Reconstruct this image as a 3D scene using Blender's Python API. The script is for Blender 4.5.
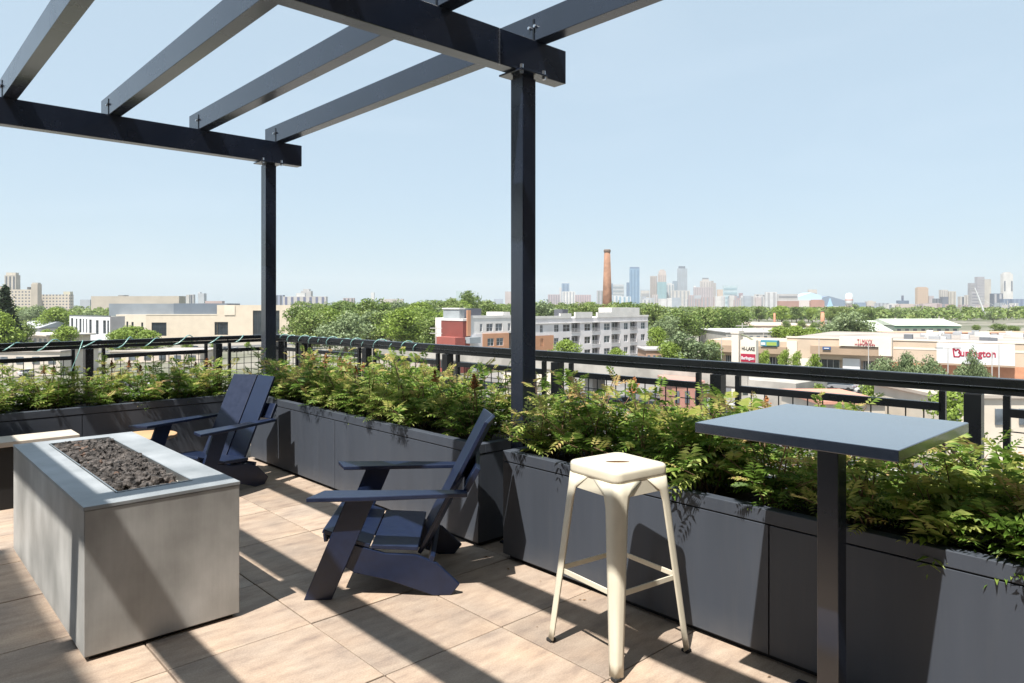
import bpy, math, random
from mathutils import Vector, Matrix
R=math.radians
for o in list(bpy.data.objects): bpy.data.objects.remove(o)
scene=bpy.context.scene; col=scene.collection
# ---------------------------------------------------------------- camera
F=709.5; CX=512.0; HY=305.0; EYE=1.5
YAW=math.atan2(768,709.5)                      # view direction, measured from +X towards +Y
FW=Vector((math.cos(YAW),math.sin(YAW))); RT=Vector((math.sin(YAW),-math.cos(YAW)))
cd=bpy.data.cameras.new('camera'); cam=bpy.data.objects.new('camera',cd); col.objects.link(cam)
cam.location=(0,0,EYE); cam.rotation_euler=(R(90),0,YAW-R(90))
cd.sensor_width=36; cd.lens=36*F/1024; cd.shift_y=-(341.5-HY)/1024; cd.clip_start=.05; cd.clip_end=30000
scene.camera=cam
# ---------------------------------------------------------------- sky and sun
LD=Vector((1,.25,-1.97)).normalized()
w=bpy.data.worlds.new('World'); scene.world=w; w.use_nodes=True
nt=w.node_tree; bg=nt.nodes['Background']; sk=nt.nodes.new('ShaderNodeTexSky'); sk.sky_type='NISHITA'; sk.sun_disc=False
sk.sun_elevation=math.asin(-LD.z); sk.sun_rotation=math.atan2(-LD.x,-LD.y); sk.altitude=250; sk.air_density=1.0; sk.dust_density=1.6; sk.ozone_density=1.6
mxs=nt.nodes.new('ShaderNodeMix'); mxs.data_type='RGBA'; mxs.inputs[0].default_value=.74; mxs.inputs[7].default_value=(4.25,5.35,6.2,1)
tcw=nt.nodes.new('ShaderNodeTexCoord'); mpw=nt.nodes.new('ShaderNodeMapping'); mpw.inputs['Scale'].default_value=(2.2,1.2,7); mpw.inputs['Rotation'].default_value=(.5,.3,.4); nt.links.new(tcw.outputs['Generated'],mpw.inputs[0])
cw=nt.nodes.new('ShaderNodeTexNoise'); cw.inputs['Scale'].default_value=1.6; cw.inputs['Detail'].default_value=7; cw.inputs['Distortion'].default_value=.8; nt.links.new(mpw.outputs[0],cw.inputs[0])
cr_=nt.nodes.new('ShaderNodeMapRange'); cr_.inputs[1].default_value=.52; cr_.inputs[2].default_value=.85; cr_.inputs[3].default_value=0; cr_.inputs[4].default_value=.07; nt.links.new(cw.outputs[0],cr_.inputs[0])
mxc=nt.nodes.new('ShaderNodeMix'); mxc.data_type='RGBA'; mxc.inputs[7].default_value=(8,8.6,9.2,1); nt.links.new(cr_.outputs[0],mxc.inputs[0])
nt.links.new(sk.outputs[0],mxs.inputs[6]); nt.links.new(mxs.outputs[2],mxc.inputs[6]); nt.links.new(mxc.outputs[2],bg.inputs[0]); bg.inputs[1].default_value=.083
sl=bpy.data.lights.new('sun','SUN'); sl.energy=5.0; sl.angle=R(.5); sl.color=(1,.945,.86)
so=bpy.data.objects.new('sun',sl); col.objects.link(so); so.rotation_euler=LD.to_track_quat('-Z','Y').to_euler()
scene.view_settings.view_transform='Standard'; scene.view_settings.look='None'; scene.view_settings.gamma=1
scene.view_settings.exposure=.86; scene.view_settings.use_curve_mapping=False
try:
    scene.cycles.volume_bounces=1; scene.cycles.volume_step_rate=10; scene.cycles.transparent_max_bounces=12
except Exception: pass
# ---------------------------------------------------------------- helpers
def W(px,py,z=0.):                              # ground-plane point seen at a pixel
    d=F*(EYE-z)/(py-HY); p=FW*d+RT*d*(px-CX)/F; return Vector((p.x,p.y,z))
def AT(px,d,z=0.):
    p=FW*d+RT*d*(px-CX)/F; return Vector((p.x,p.y,z))
def ZY(py,d): return EYE-(py-HY)*d/F
class MB:
    def __init__(s): s.v=[]; s.f=[]; s.m=[]; s.mi=0
    def quad(s,*ps):
        n=len(s.v); s.v+= [tuple(p) for p in ps]; s.f.append(tuple(range(n,n+len(ps)))); s.m.append(s.mi)
    def box(s,x0,x1,y0,y1,z0,z1,M=None):
        P=[Vector(p) for p in ((x0,y0,z0),(x1,y0,z0),(x1,y1,z0),(x0,y1,z0),(x0,y0,z1),(x1,y0,z1),(x1,y1,z1),(x0,y1,z1))]
        if M: P=[M@p for p in P]
        n=len(s.v); s.v+=[tuple(p) for p in P]
        for f in ((0,3,2,1),(4,5,6,7),(0,1,5,4),(1,2,6,5),(2,3,7,6),(3,0,4,7)): s.f.append(tuple(n+i for i in f)); s.m.append(s.mi)
        return s
    def prism(s,pts,vec):                       # planar polygon swept along vec
        n=len(s.v); k=len(pts); v=Vector(vec)
        s.v+=[tuple(p) for p in pts]+[tuple(Vector(p)+v) for p in pts]
        s.f.append(tuple(n+i for i in range(k))[::-1]); s.f.append(tuple(n+k+i for i in range(k))); s.m+= [s.mi]*2
        for i in range(k): s.f.append((n+i,n+(i+1)%k,n+k+(i+1)%k,n+k+i)); s.m.append(s.mi)
        return s
    def tube(s,pts,r,k=6,r1=None):
        pts=[Vector(p) for p in pts]; n0=len(s.v); N=len(pts)
        for i,p in enumerate(pts):
            t=(pts[min(i+1,N-1)]-pts[max(i-1,0)])
            if t.length<1e-9: t=Vector((0,0,1))
            t.normalize(); a=t.cross(Vector((0,0,1)))
            if a.length<.05: a=t.cross(Vector((1,0,0)))
            a.normalize(); b=t.cross(a); rr=r if r1 is None else r+(r1-r)*i/max(1,N-1)
            for j in range(k):
                an=2*math.pi*j/k; s.v.append(tuple(p+a*math.cos(an)*rr+b*math.sin(an)*rr))
        for i in range(N-1):
            for j in range(k):
                s.f.append((n0+i*k+j,n0+i*k+(j+1)%k,n0+(i+1)*k+(j+1)%k,n0+(i+1)*k+j)); s.m.append(s.mi)
        s.f.append(tuple(n0+j for j in range(k))[::-1]); s.f.append(tuple(n0+(N-1)*k+j for j in range(k))); s.m+=[s.mi]*2
        return s
    def lathe(s,prof,c=(0,0,0),k=16):           # profile of (r,z)
        n0=len(s.v); c=Vector(c)
        for r,z in prof:
            for j in range(k): a=2*math.pi*j/k; s.v.append((c.x+r*math.cos(a),c.y+r*math.sin(a),c.z+z))
        for i in range(len(prof)-1):
            for j in range(k): s.f.append((n0+i*k+j,n0+i*k+(j+1)%k,n0+(i+1)*k+(j+1)%k,n0+(i+1)*k+j)); s.m.append(s.mi)
        s.f.append(tuple(n0+j for j in range(k))[::-1]); s.f.append(tuple(n0+(len(prof)-1)*k+j for j in range(k))); s.m+=[s.mi]*2
        return s
    def mesh(s,name,mats,smooth=False):
        me=bpy.data.meshes.new(name); me.from_pydata(s.v,[],s.f)
        mats=mats if isinstance(mats,(list,tuple)) else [mats]
        for m in mats: me.materials.append(m)
        if len(mats)>1: me.polygons.foreach_set('material_index',s.m)
        if smooth: me.polygons.foreach_set('use_smooth',[True]*len(me.polygons))
        me.update(); return me
    def build(s,name,mats,parent=None,bevel=0,smooth=False,seg=2,**tg):
        o=bpy.data.objects.new(name,s.mesh(name,mats,smooth)); col.objects.link(o); o.parent=parent
        if bevel:
            b=o.modifiers.new('bevel','BEVEL'); b.width=bevel; b.segments=seg; b.limit_method='ANGLE'; b.angle_limit=R(35)
        if tg: tag(o,**tg)
        return o
def tag(o,label=None,cat=None,group=None,kind=None):
    if label: o['label']=label
    if cat: o['category']=cat
    if group: o['group']=group
    if kind: o['kind']=kind
    return o
def empty(name,loc=(0,0,0),rz=0.,**tg):
    o=bpy.data.objects.new(name,None); col.objects.link(o); o.location=loc; o.rotation_euler=(0,0,rz); o.empty_display_size=.2
    return tag(o,**tg)
def kids(o): return [c for c in bpy.data.objects if c.parent==o]
def clone(root,loc,rz=0.,sc=None,label=None,group=None):
    def rec(o,par):
        c=o.copy(); col.objects.link(c); c.parent=par
        for ch in KID.get(o.name,[]): rec(ch,c)
        return c
    if root.name not in KID: index(root)
    c=rec(root,None); c.location=loc; c.rotation_euler=(0,0,rz)
    if sc: c.scale=sc
    if label: c['label']=label
    if group: c['group']=group
    return c
KID={}
def index(o):
    ks=[c for c in col.objects if c.parent==o]; KID[o.name]=ks
    for k in ks: index(k)
# ---------------------------------------------------------------- materials
def mat(name,c,rough=.6,metal=0.,var=.0,scale=8.,bump=0.,bscale=40.,spec=.5,stretch=None,c2=None,thr=(.35,.65),detail=4.,coord='Object',coat=0):
    m=bpy.data.materials.new(name); m.use_nodes=True; t=m.node_tree; b=t.nodes['Principled BSDF']
    b.inputs['Base Color'].default_value=(*c,1); b.inputs['Roughness'].default_value=rough; b.inputs['Metallic'].default_value=metal
    b.inputs['Specular IOR Level'].default_value=spec
    if coat: b.inputs['Coat Weight'].default_value=coat; b.inputs['Coat Roughness'].default_value=.15
    tc=t.nodes.new('ShaderNodeTexCoord'); mp=t.nodes.new('ShaderNodeMapping'); t.links.new(tc.outputs[coord],mp.inputs[0])
    if stretch: mp.inputs['Scale'].default_value=stretch
    if var or c2:
        n=t.nodes.new('ShaderNodeTexNoise'); n.inputs['Scale'].default_value=scale; n.inputs['Detail'].default_value=detail; t.links.new(mp.outputs[0],n.inputs[0])
        r=t.nodes.new('ShaderNodeValToRGB'); t.links.new(n.outputs[0],r.inputs[0])
        lo=[max(0,x*(1-var)) for x in c]; hi=[min(1,x*(1+var)) for x in c] if not c2 else c2
        r.color_ramp.elements[0].color=(*lo,1); r.color_ramp.elements[1].color=(*hi,1)
        r.color_ramp.elements[0].position=thr[0]; r.color_ramp.elements[1].position=thr[1]
        t.links.new(r.outputs[0],b.inputs['Base Color'])
        mr=t.nodes.new('ShaderNodeMapRange'); mr.inputs[3].default_value=max(0,rough-.08); mr.inputs[4].default_value=min(1,rough+.08)
        t.links.new(n.outputs[0],mr.inputs[0]); t.links.new(mr.outputs[0],b.inputs['Roughness'])
    if bump:
        n2=t.nodes.new('ShaderNodeTexNoise'); n2.inputs['Scale'].default_value=bscale; n2.inputs['Detail'].default_value=5; t.links.new(mp.outputs[0],n2.inputs[0])
        bp=t.nodes.new('ShaderNodeBump'); bp.inputs['Strength'].default_value=bump; bp.inputs['Distance'].default_value=.01
        t.links.new(n2.outputs[0],bp.inputs['Height']); t.links.new(bp.outputs[0],b.inputs['Normal'])
    return m
def leafmat(name,c1,c2,scale=6.,trans=.35,c3=None,rough=.5):
    m=bpy.data.materials.new(name); m.use_nodes=True; t=m.node_tree; b=t.nodes['Principled BSDF']; out=t.nodes['Material Output']
    oi=t.nodes.new('ShaderNodeObjectInfo'); geo=t.nodes.new('ShaderNodeNewGeometry'); n=t.nodes.new('ShaderNodeTexNoise'); n.inputs['Scale'].default_value=scale
    t.links.new(geo.outputs['Position'],n.inputs[0])
    add=t.nodes.new('ShaderNodeMath'); add.operation='MULTIPLY_ADD'; t.links.new(geo.outputs['Random Per Island'],add.inputs[0]); add.inputs[1].default_value=.45; 
    mm=t.nodes.new('ShaderNodeMath'); mm.operation='MULTIPLY'; t.links.new(n.outputs[0],mm.inputs[0]); mm.inputs[1].default_value=.75
    t.links.new(mm.outputs[0],add.inputs[2])
    o2=t.nodes.new('ShaderNodeMath'); o2.operation='MULTIPLY_ADD'; t.links.new(oi.outputs['Random'],o2.inputs[0]); o2.inputs[1].default_value=.3; t.links.new(add.outputs[0],o2.inputs[2])
    r=t.nodes.new('ShaderNodeValToRGB'); t.links.new(o2.outputs[0],r.inputs[0])
    e=r.color_ramp.elements; e[0].color=(*c1,1); e[0].position=.25; e[1].color=(*c2,1); e[1].position=.85
    if c3: x=e.new(1.); x.color=(*c3,1); e[1].position=.75
    t.links.new(r.outputs[0],b.inputs['Base Color']); b.inputs['Roughness'].default_value=rough; b.inputs['Specular IOR Level'].default_value=.35
    tr=t.nodes.new('ShaderNodeBsdfTranslucent'); t.links.new(r.outputs[0],tr.inputs[0])
    mx=t.nodes.new('ShaderNodeMixShader'); mx.inputs[0].default_value=trans; t.links.new(b.outputs[0],mx.inputs[1]); t.links.new(tr.outputs[0],mx.inputs[2]); t.links.new(mx.outputs[0],out.inputs[0])
    return m
def brickfac(name,c,cw,sx,sz,rough=.8,mortar=.35):          # far facade: rows of small windows in a procedural grid on real walls
    m=bpy.data.materials.new(name); m.use_nodes=True; t=m.node_tree; b=t.nodes['Principled BSDF']
    tc=t.nodes.new('ShaderNodeTexCoord'); sp=t.nodes.new('ShaderNodeSeparateXYZ'); t.links.new(tc.outputs['Object'],sp.inputs[0])
    ad=t.nodes.new('ShaderNodeMath'); t.links.new(sp.outputs[0],ad.inputs[0]); t.links.new(sp.outputs[1],ad.inputs[1])
    cb=t.nodes.new('ShaderNodeCombineXYZ'); t.links.new(ad.outputs[0],cb.inputs[0]); t.links.new(sp.outputs[2],cb.inputs[1])
    br=t.nodes.new('ShaderNodeTexBrick'); br.offset=0; br.inputs['Scale'].default_value=1; br.inputs['Brick Width'].default_value=sx; br.inputs['Row Height'].default_value=sz
    br.inputs['Mortar Size'].default_value=min(sx,sz)*mortar; br.inputs['Mortar Smooth'].default_value=0; br.inputs['Bias'].default_value=-.2
    br.inputs['Color1'].default_value=(*cw,1); br.inputs['Color2'].default_value=(*[x*1.5 for x in cw],1); br.inputs['Mortar'].default_value=(*c,1)
    t.links.new(cb.outputs[0],br.inputs[0]); t.links.new(br.outputs[0],b.inputs['Base Color']); b.inputs['Roughness'].default_value=rough
    return m
M={}
M['steel']=mat('dark_navy_steel',(.009,.014,.028),.26,0,.12,3,.01,300,spec=.9,coat=.2)
M['rail']=mat('black_rail_paint',(.006,.007,.009),.28,0,.2,5,spec=.5)
M['planter']=mat('grey_planter_metal',(.050,.060,.080),.55,.0,.05,1.6,.04,200,stretch=(6,6,.6),spec=.5,detail=6)
def weather(m,amt=.5):
    t=m.node_tree; b=t.nodes['Principled BSDF']; src=b.inputs['Base Color'].links[0].from_socket
    tc=t.nodes.new('ShaderNodeTexCoord'); mp=t.nodes.new('ShaderNodeMapping'); mp.inputs['Scale'].default_value=(9,9,.9); t.links.new(tc.outputs['Object'],mp.inputs[0])
    n=t.nodes.new('ShaderNodeTexNoise'); n.inputs['Scale'].default_value=2.2; n.inputs['Detail'].default_value=8; n.inputs['Roughness'].default_value=.7; t.links.new(mp.outputs[0],n.inputs[0])
    sp=t.nodes.new('ShaderNodeSeparateXYZ'); t.links.new(tc.outputs['Object'],sp.inputs[0])
    foot=t.nodes.new('ShaderNodeMapRange'); foot.inputs[1].default_value=.16; foot.inputs[2].default_value=.02; foot.inputs[3].default_value=0; foot.inputs[4].default_value=.22; t.links.new(sp.outputs[2],foot.inputs[0])
    st=t.nodes.new('ShaderNodeMapRange'); st.inputs[1].default_value=.5; st.inputs[2].default_value=.8; st.inputs[3].default_value=0; st.inputs[4].default_value=amt; t.links.new(n.outputs[0],st.inputs[0])
    n2=t.nodes.new('ShaderNodeTexNoise'); n2.inputs['Scale'].default_value=14; n2.inputs['Detail'].default_value=8; t.links.new(tc.outputs['Object'],n2.inputs[0])
    ad=t.nodes.new('ShaderNodeMath'); ad.operation='MULTIPLY_ADD'; t.links.new(foot.outputs[0],ad.inputs[0]); t.links.new(n2.outputs[0],ad.inputs[1]); t.links.new(st.outputs[0],ad.inputs[2])
    mx=t.nodes.new('ShaderNodeMix'); mx.data_type='RGBA'; t.links.new(ad.outputs[0],mx.inputs[0]); t.links.new(src,mx.inputs[6]); mx.inputs[7].default_value=(.22,.21,.19,1); t.links.new(mx.outputs[2],b.inputs['Base Color'])
weather(M['planter'],.06)
M['planter_dark']=mat('planter_gap',(.012,.013,.016),.8)
M['table']=mat('table_powdercoat',(.010,.015,.026),.20,0,.06,60,.02,500,spec=1.,coat=1.)
M['chair']=mat('navy_chair_plastic',(.008,.015,.042),.36,0,.1,30,.03,350,spec=.5)
M['stool']=mat('cream_stool_paint',(.64,.60,.49),.38,0,.05,9,.02,100,spec=.5,coat=.2)
M['rubber']=mat('black_rubber',(.015,.015,.016),.7)
M['bolt']=mat('zinc_bolt',(.65,.66,.68),.3,1)
M['soil']=mat('dark_soil',(.03,.022,.016),.95,0,.4,40,.5,60)
M['membrane']=mat('roof_membrane',(.42,.42,.41),.8,0,.12,1.5)
M['gravel']=mat('grey_gravel',(.22,.20,.19),.9,0,.4,90,.6,90)
M['lava']=mat('lava_rock',(.018,.016,.016),.9,0,.5,26,1.0,70,c2=(.17,.15,.14),thr=(.35,.8))
M['lava_red']=mat('rusty_lava_rock',(.11,.07,.052),.9,0,.4,25,1.,70)
M['sand']=mat('pale_sand',(.72,.68,.62),.9,0,.2,120,.3,160)
M['lip']=mat('steel_lip',(.35,.37,.38),.35,.8)
M['bench']=mat('pale_stone_bench',(.48,.43,.37),.7,0,.06,12)
M['tanwood']=mat('tan_wood_top',(.50,.32,.18),.5,0,.2,9,stretch=(1,9,1))
M['black']=mat('flat_black',(.012,.012,.013),.7)
M['stem']=mat('brown_stem',(.16,.10,.06),.8,0,.3,40)
M['cord']=mat('pale_teal_cord',(.22,.42,.40),.25,0,.2,60,spec=.7)
M['leaf']=leafmat('shrub_leaf',(.028,.075,.012),(.17,.29,.045),5.,.40,(.44,.48,.15))
M['leaf_young']=leafmat('young_leaf',(.26,.36,.06),(.46,.46,.14),4.,.42,(.58,.40,.20))
M['seed']=leafmat('rust_seed_head',(.16,.055,.02),(.36,.15,.06),20.,.1,(.42,.22,.10),.9)
M['glass']=mat('dark_glass',(.025,.035,.045),.12,0,.3,.4,spec=.8)
M['glass_grey']=mat('grey_glass',(.10,.12,.14),.15,0,.5,.5,spec=.8)
M['glass_blue']=mat('blue_glass',(.06,.12,.20),.15,0,.3,.05,spec=.8)
M['white']=mat('white_panel',(.62,.63,.65),.7,0,.05,.4)
M['conc_far']=mat('pale_concrete',(.36,.34,.31),.85,0,.2,.35)
# concrete for the fire pit: clouds and fine vertical streaks
def concrete(name,base,hi):
    m=mat(name,base,.5,0,.25,3.6,.05,120,c2=hi,thr=(.28,.75),stretch=(1,1,.7),detail=9); t=m.node_tree; b=t.nodes['Principled BSDF']
    src=b.inputs['Base Color'].links[0].from_socket
    tc=t.nodes.new('ShaderNodeTexCoord'); mp=t.nodes.new('ShaderNodeMapping'); mp.inputs['Scale'].default_value=(28,28,1.3); t.links.new(tc.outputs['Object'],mp.inputs[0])
    n=t.nodes.new('ShaderNodeTexNoise'); n.inputs['Scale'].default_value=3; n.inputs['Detail'].default_value=6; t.links.new(mp.outputs[0],n.inputs[0])
    mr=t.nodes.new('ShaderNodeMapRange'); mr.inputs[1].default_value=.3; mr.inputs[2].default_value=.7; mr.inputs[3].default_value=.965; mr.inputs[4].default_value=1.025; t.links.new(n.outputs[0],mr.inputs[0])
    mx=t.nodes.new('ShaderNodeMix'); mx.data_type='RGBA'; mx.blend_type='MULTIPLY'; mx.inputs[0].default_value=1
    t.links.new(src,mx.inputs[6]); t.links.new(mr.outputs[0],mx.inputs[7]); t.links.new(mx.outputs[2],b.inputs['Base Color']); return m
M['pit']=concrete('fire_pit_concrete',(.31,.31,.30),(.52,.515,.50))
M['pit_top']=concrete('fire_pit_top',(.24,.265,.285),(.36,.385,.41)); M['pit_top'].node_tree.nodes['Principled BSDF'].inputs['Specular IOR Level'].default_value=.7
# pavers
TX0,TY0,TS=1.573,1.828,.635
def paver():
    m=bpy.data.materials.new('tan_paver'); m.use_nodes=True; t=m.node_tree; b=t.nodes['Principled BSDF']; L=t.links.new
    g=t.nodes.new('ShaderNodeTexCoord'); mp=t.nodes.new('ShaderNodeMapping'); mp.inputs['Location'].default_value=(-TX0/TS+50,-TY0/TS+50,0); mp.inputs['Scale'].default_value=(1/TS,1/TS,0); L(g.outputs['Object'],mp.inputs[0])
    fl=t.nodes.new('ShaderNodeVectorMath'); fl.operation='FLOOR'; L(mp.outputs[0],fl.inputs[0]); wn=t.nodes.new('ShaderNodeTexWhiteNoise'); L(fl.outputs[0],wn.inputs['Vector'])
    sc=t.nodes.new('ShaderNodeVectorMath'); sc.operation='MULTIPLY_ADD'; L(wn.outputs['Color'],sc.inputs[0]); sc.inputs[1].default_value=(37,53,0); L(g.outputs['Object'],sc.inputs[2])
    mp2=t.nodes.new('ShaderNodeMapping'); mp2.inputs['Scale'].default_value=(3.2,9,1); L(sc.outputs[0],mp2.inputs[0])
    n=t.nodes.new('ShaderNodeTexNoise'); n.inputs['Scale'].default_value=1.6; n.inputs['Detail'].default_value=8; n.inputs['Roughness'].default_value=.62; L(mp2.outputs[0],n.inputs[0])
    r=t.nodes.new('ShaderNodeValToRGB'); e=r.color_ramp.elements; e[0].position=.28; e[0].color=(.24,.18,.145,1); e[1].position=.74; e[1].color=(.45,.355,.27,1); x=e.new(.46); x.color=(.34,.26,.20,1); y=e.new(.58); y.color=(.385,.30,.232,1)
    L(n.outputs[0],r.inputs[0])
    n3=t.nodes.new('ShaderNodeTexNoise'); n3.inputs['Scale'].default_value=2.6; n3.inputs['Detail'].default_value=5; L(sc.outputs[0],n3.inputs[0])
    n4=t.nodes.new('ShaderNodeTexNoise'); n4.inputs['Scale'].default_value=140; n4.inputs['Detail'].default_value=4; L(g.outputs['Object'],n4.inputs[0])
    hs=t.nodes.new('ShaderNodeHueSaturation'); L(r.outputs[0],hs.inputs['Color'])
    mr=t.nodes.new('ShaderNodeMapRange'); mr.inputs[3].default_value=.84; mr.inputs[4].default_value=1.12; L(wn.outputs[0],mr.inputs[0])
    m3=t.nodes.new('ShaderNodeMapRange'); m3.inputs[1].default_value=.3; m3.inputs[2].default_value=.7; m3.inputs[3].default_value=.82; m3.inputs[4].default_value=1.10; L(n3.outputs[0],m3.inputs[0])
    m4=t.nodes.new('ShaderNodeMapRange'); m4.inputs[1].default_value=.3; m4.inputs[2].default_value=.7; m4.inputs[3].default_value=.86; m4.inputs[4].default_value=1.12; L(n4.outputs[0],m4.inputs[0])
    a=t.nodes.new('ShaderNodeMath'); a.operation='MULTIPLY'; L(mr.outputs[0],a.inputs[0]); L(m3.outputs[0],a.inputs[1])
    a2=t.nodes.new('ShaderNodeMath'); a2.operation='MULTIPLY'; L(a.outputs[0],a2.inputs[0]); L(m4.outputs[0],a2.inputs[1]); L(a2.outputs[0],hs.inputs['Value'])
    L(m3.outputs[0],hs.inputs['Saturation']); L(hs.outputs[0],b.inputs['Base Color']); b.inputs['Roughness'].default_value=.75
    bp=t.nodes.new('ShaderNodeBump'); bp.inputs['Strength'].default_value=.25; bp.inputs['Distance'].default_value=.004; L(n4.outputs[0],bp.inputs['Height']); L(bp.outputs[0],b.inputs['Normal'])
    return m
M['paver']=paver()
rnd=random.Random(7)
GZ=-13.5                                        # street level below the terrace
# ================================================================= SETTING: terrace floor, roof edge, ground
mb=MB()
r0=random.Random(3)
for i in range(-9,4):
    for j in range(-6,11):
        x=TX0+i*TS; y=TY0+j*TS
        if x>3.3: continue
        g=.0028; dz=r0.uniform(-.0012,.0012)
        a,b_,c,d=[r0.uniform(-.0008,.0008)+dz for _ in range(4)]
        x0,x1,y0,y1=x+g,x+TS-g,y+g,y+TS-g
        if x1>3.5: x1=3.5
        n=len(mb.v); mb.v+=[(x0,y0,a),(x1,y0,b_),(x1,y1,c),(x0,y1,d),(x0,y0,-.04),(x1,y0,-.04),(x1,y1,-.04),(x0,y1,-.04)]
        for f in ((0,1,2,3),(4,5,1,0),(5,6,2,1),(6,7,3,2),(7,4,0,3)): mb.f.append(tuple(n+k for k in f)); mb.m.append(0)
mb.build('terrace_floor',M['paver'],bevel=.003,kind='structure')
MB().box(-12,5.3,-8,10.5,-.5,-.045).build('terrace_deck',M['membrane'],kind='structure')
MB().box(-12.5,5.25,-4.19,10.45,GZ+.02,-.503).box(-12,17.1,-12.3,-4.195,GZ+.02,-.503).build('terrace_building',mat('host_building_wall',(.3,.28,.26),.8,0,.1,1),label='building under the roof terrace, pale wall below the railing',cat='building')
PH=empty('unseen_storey',(0,-4.2,0),0,label='unseen dark brick storey behind the terrace, added for dark reflections',cat='building')  # unseen block added behind the camera to darken reflections and skylight
MB().box(-11,17,-8,0,-.04,9.5).build('wall',mat('dark_brick_wall',(.085,.060,.050),.85,0,.2,2),PH)
for x in (-9,-5.5,-2,1.5):
    f=MB().box(x,x+2.2,.002,.05,.1,2.5).build('window_frame',M['rail'],PH); MB().box(x+.08,x+2.12,.051,.06,.18,2.42).build('pane',M['glass'],f)
    f=MB().box(x,x+2.2,.002,.05,4.3,6.3).build('window_frame',M['rail'],PH); MB().box(x+.08,x+2.12,.051,.06,4.38,6.22).build('pane',M['glass'],f)
WG=empty('unseen_shade_wing',(-3.6,0,0),0,label='unseen dark brick wing beside the terrace, added to cast shade',cat='building')  # unseen wing added and sized to shade the left floor and cut skylight
MB().box(-8,0,-4.15,4.25,-.04,8.45).build('wall',bpy.data.materials['dark_brick_wall'],WG)
for y in (-3.2,-.6,2.0):
    for z0_,z1_ in ((.1,2.5),(4.3,6.3)):
        f=MB().box(.002,.05,y,y+1.6,z0_,z1_).build('window_frame',M['rail'],WG); MB().box(.051,.06,y+.08,y+1.52,z0_+.08,z1_-.08).build('pane',M['glass'],f)
gm=MB(); gm.lathe([(9000,0),(9000,.01)],(0,0,GZ-.012),64)
M['ground']=mat('city_ground',(.14,.15,.09),.95,0,.3,.012,c2=(.26,.24,.21),thr=(.4,.6))
gm.build('ground',M['ground'],kind='structure')
M['asphalt']=mat('pale_asphalt',(.20,.19,.18),.9,0,.18,.12)
M['road']=mat('road_asphalt',(.10,.10,.105),.9,0,.12,.1)
M['conc']=mat('pavement_concrete',(.36,.33,.30),.9,0,.08,.3)
M['grass']=mat('lawn_grass',(.07,.12,.03),.95,0,.35,.6)
M['paint']=mat('white_road_paint',(.75,.75,.73),.8)
def sheet(name,x0,x1,y0,y1,z,m,**k): return MB().box(x0,x1,y0,y1,GZ-.01,GZ+z).build(name,m,kind='structure')
sheet('parking_lot',20,180,-140,60,.012,M['asphalt'])
sheet('parking_lot',20,120,64,118,.016,M['asphalt'])
sheet('parking_lot',-160,16,80,250,.012,M['asphalt'])
sheet('road',62,76,-160,118,.03,M['road'])
sheet('road',-200,120,62,74,.034,M['road'])
sheet('road',-200,200,250,262,.03,M['road'])
for (x0,x1,y0,y1) in ((58,61.5,-160,61),(77,80.5,-160,61),(-200,61,58,61.5),(18,61,75,78)): sheet('pavement',x0,x1,y0,y1,.14,M['conc'])
for (x0,x1,y0,y1) in ((88,92,-60,50),(104,107,-80,50),(30,58,46,50),(95,97.5,-70,40)): sheet('lawn',x0,x1,y0,y1,.1,M['grass'])
pm=MB()
for k in range(40):
    y=-60+k*2.8
    pm.box(93,98,y,y+.14,GZ+.01,GZ+.018); pm.box(110,115,y,y+.14,GZ+.01,GZ+.018)
for k in range(60):
    y=-100+k*3.6; pm.box(68.9,69.1,y,y+1.8,GZ+.03,GZ+.038)
for k in range(30): pm.box(24+k*2.8,24.14+k*2.8,84,89,GZ+.01,GZ+.022); pm.box(-120+k*2.8,-119.86+k*2.8,150,155,GZ+.01,GZ+.02)
pm.build('road_markings',M['paint'],kind='structure')
# ================================================================= PERGOLA
PG=empty('pergola',(3.1,3.2,0),label='dark navy steel pergola with two tall posts over the terrace',cat='pergola')
pgi=Matrix.Translation((-3.1,-3.2,0))
def pg(mb,name,m,parent=None,bevel=.004,**k):
    mb.v=[(x-3.1,y-3.2,z) for x,y,z in mb.v]; return mb.build(name,m,parent or PG,bevel,**k)
ZB=2.95; BH=.216; BW=.105; PS=.112
beams=[3.18,6.94]
def bolt(mb,x,y,z,ax='y',r=.013,l=.012):
    k=8; ring=[(math.cos(2*math.pi*i/k)*r,math.sin(2*math.pi*i/k)*r) for i in range(k)]
    if ax=='y': mb.prism([(x+a,y,z+b) for a,b in ring],(0,-l,0))
    elif ax=='x': mb.prism([(x,y+a,z+b) for a,b in ring],(-l,0,0))
    else: mb.prism([(x+a,y+b,z) for a,b in ring],(0,0,l))
for yb in beams:
    bo=pg(MB().box(-3.3,3.42,yb,yb+BW,ZB,ZB+BH),'beam',M['steel'])
    for xp in (3.03,-1.02):
        yp=yb+.0
        po=pg(MB().box(xp,xp+PS,yp+.0,yp+PS,.012,ZB-.03),'post',M['steel'])
        pl=pg(MB().box(xp-.06,xp+PS+.06,yp-.05,yp+PS+.045,ZB-.014,ZB-.002).box(xp+.008,xp+PS-.008,yp+.008,yp+PS-.008,ZB-.032,ZB-.014),'cap_plate',M['steel'],po,.002)
        for dx in (-.04,PS+.04):
            b=MB(); bolt(b,xp+dx,yp-.03,ZB-.03,'z',.011,.055); pg(b,'bolt',M['bolt'],po,0)
        pg(MB().box(xp-.05,xp+PS+.05,yp-.05,yp+PS+.05,0,.012),'base_plate',M['steel'],po,.002)
RX=[3.145-.762*i for i in range(8)]
ZR=ZB+BH-.01
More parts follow.
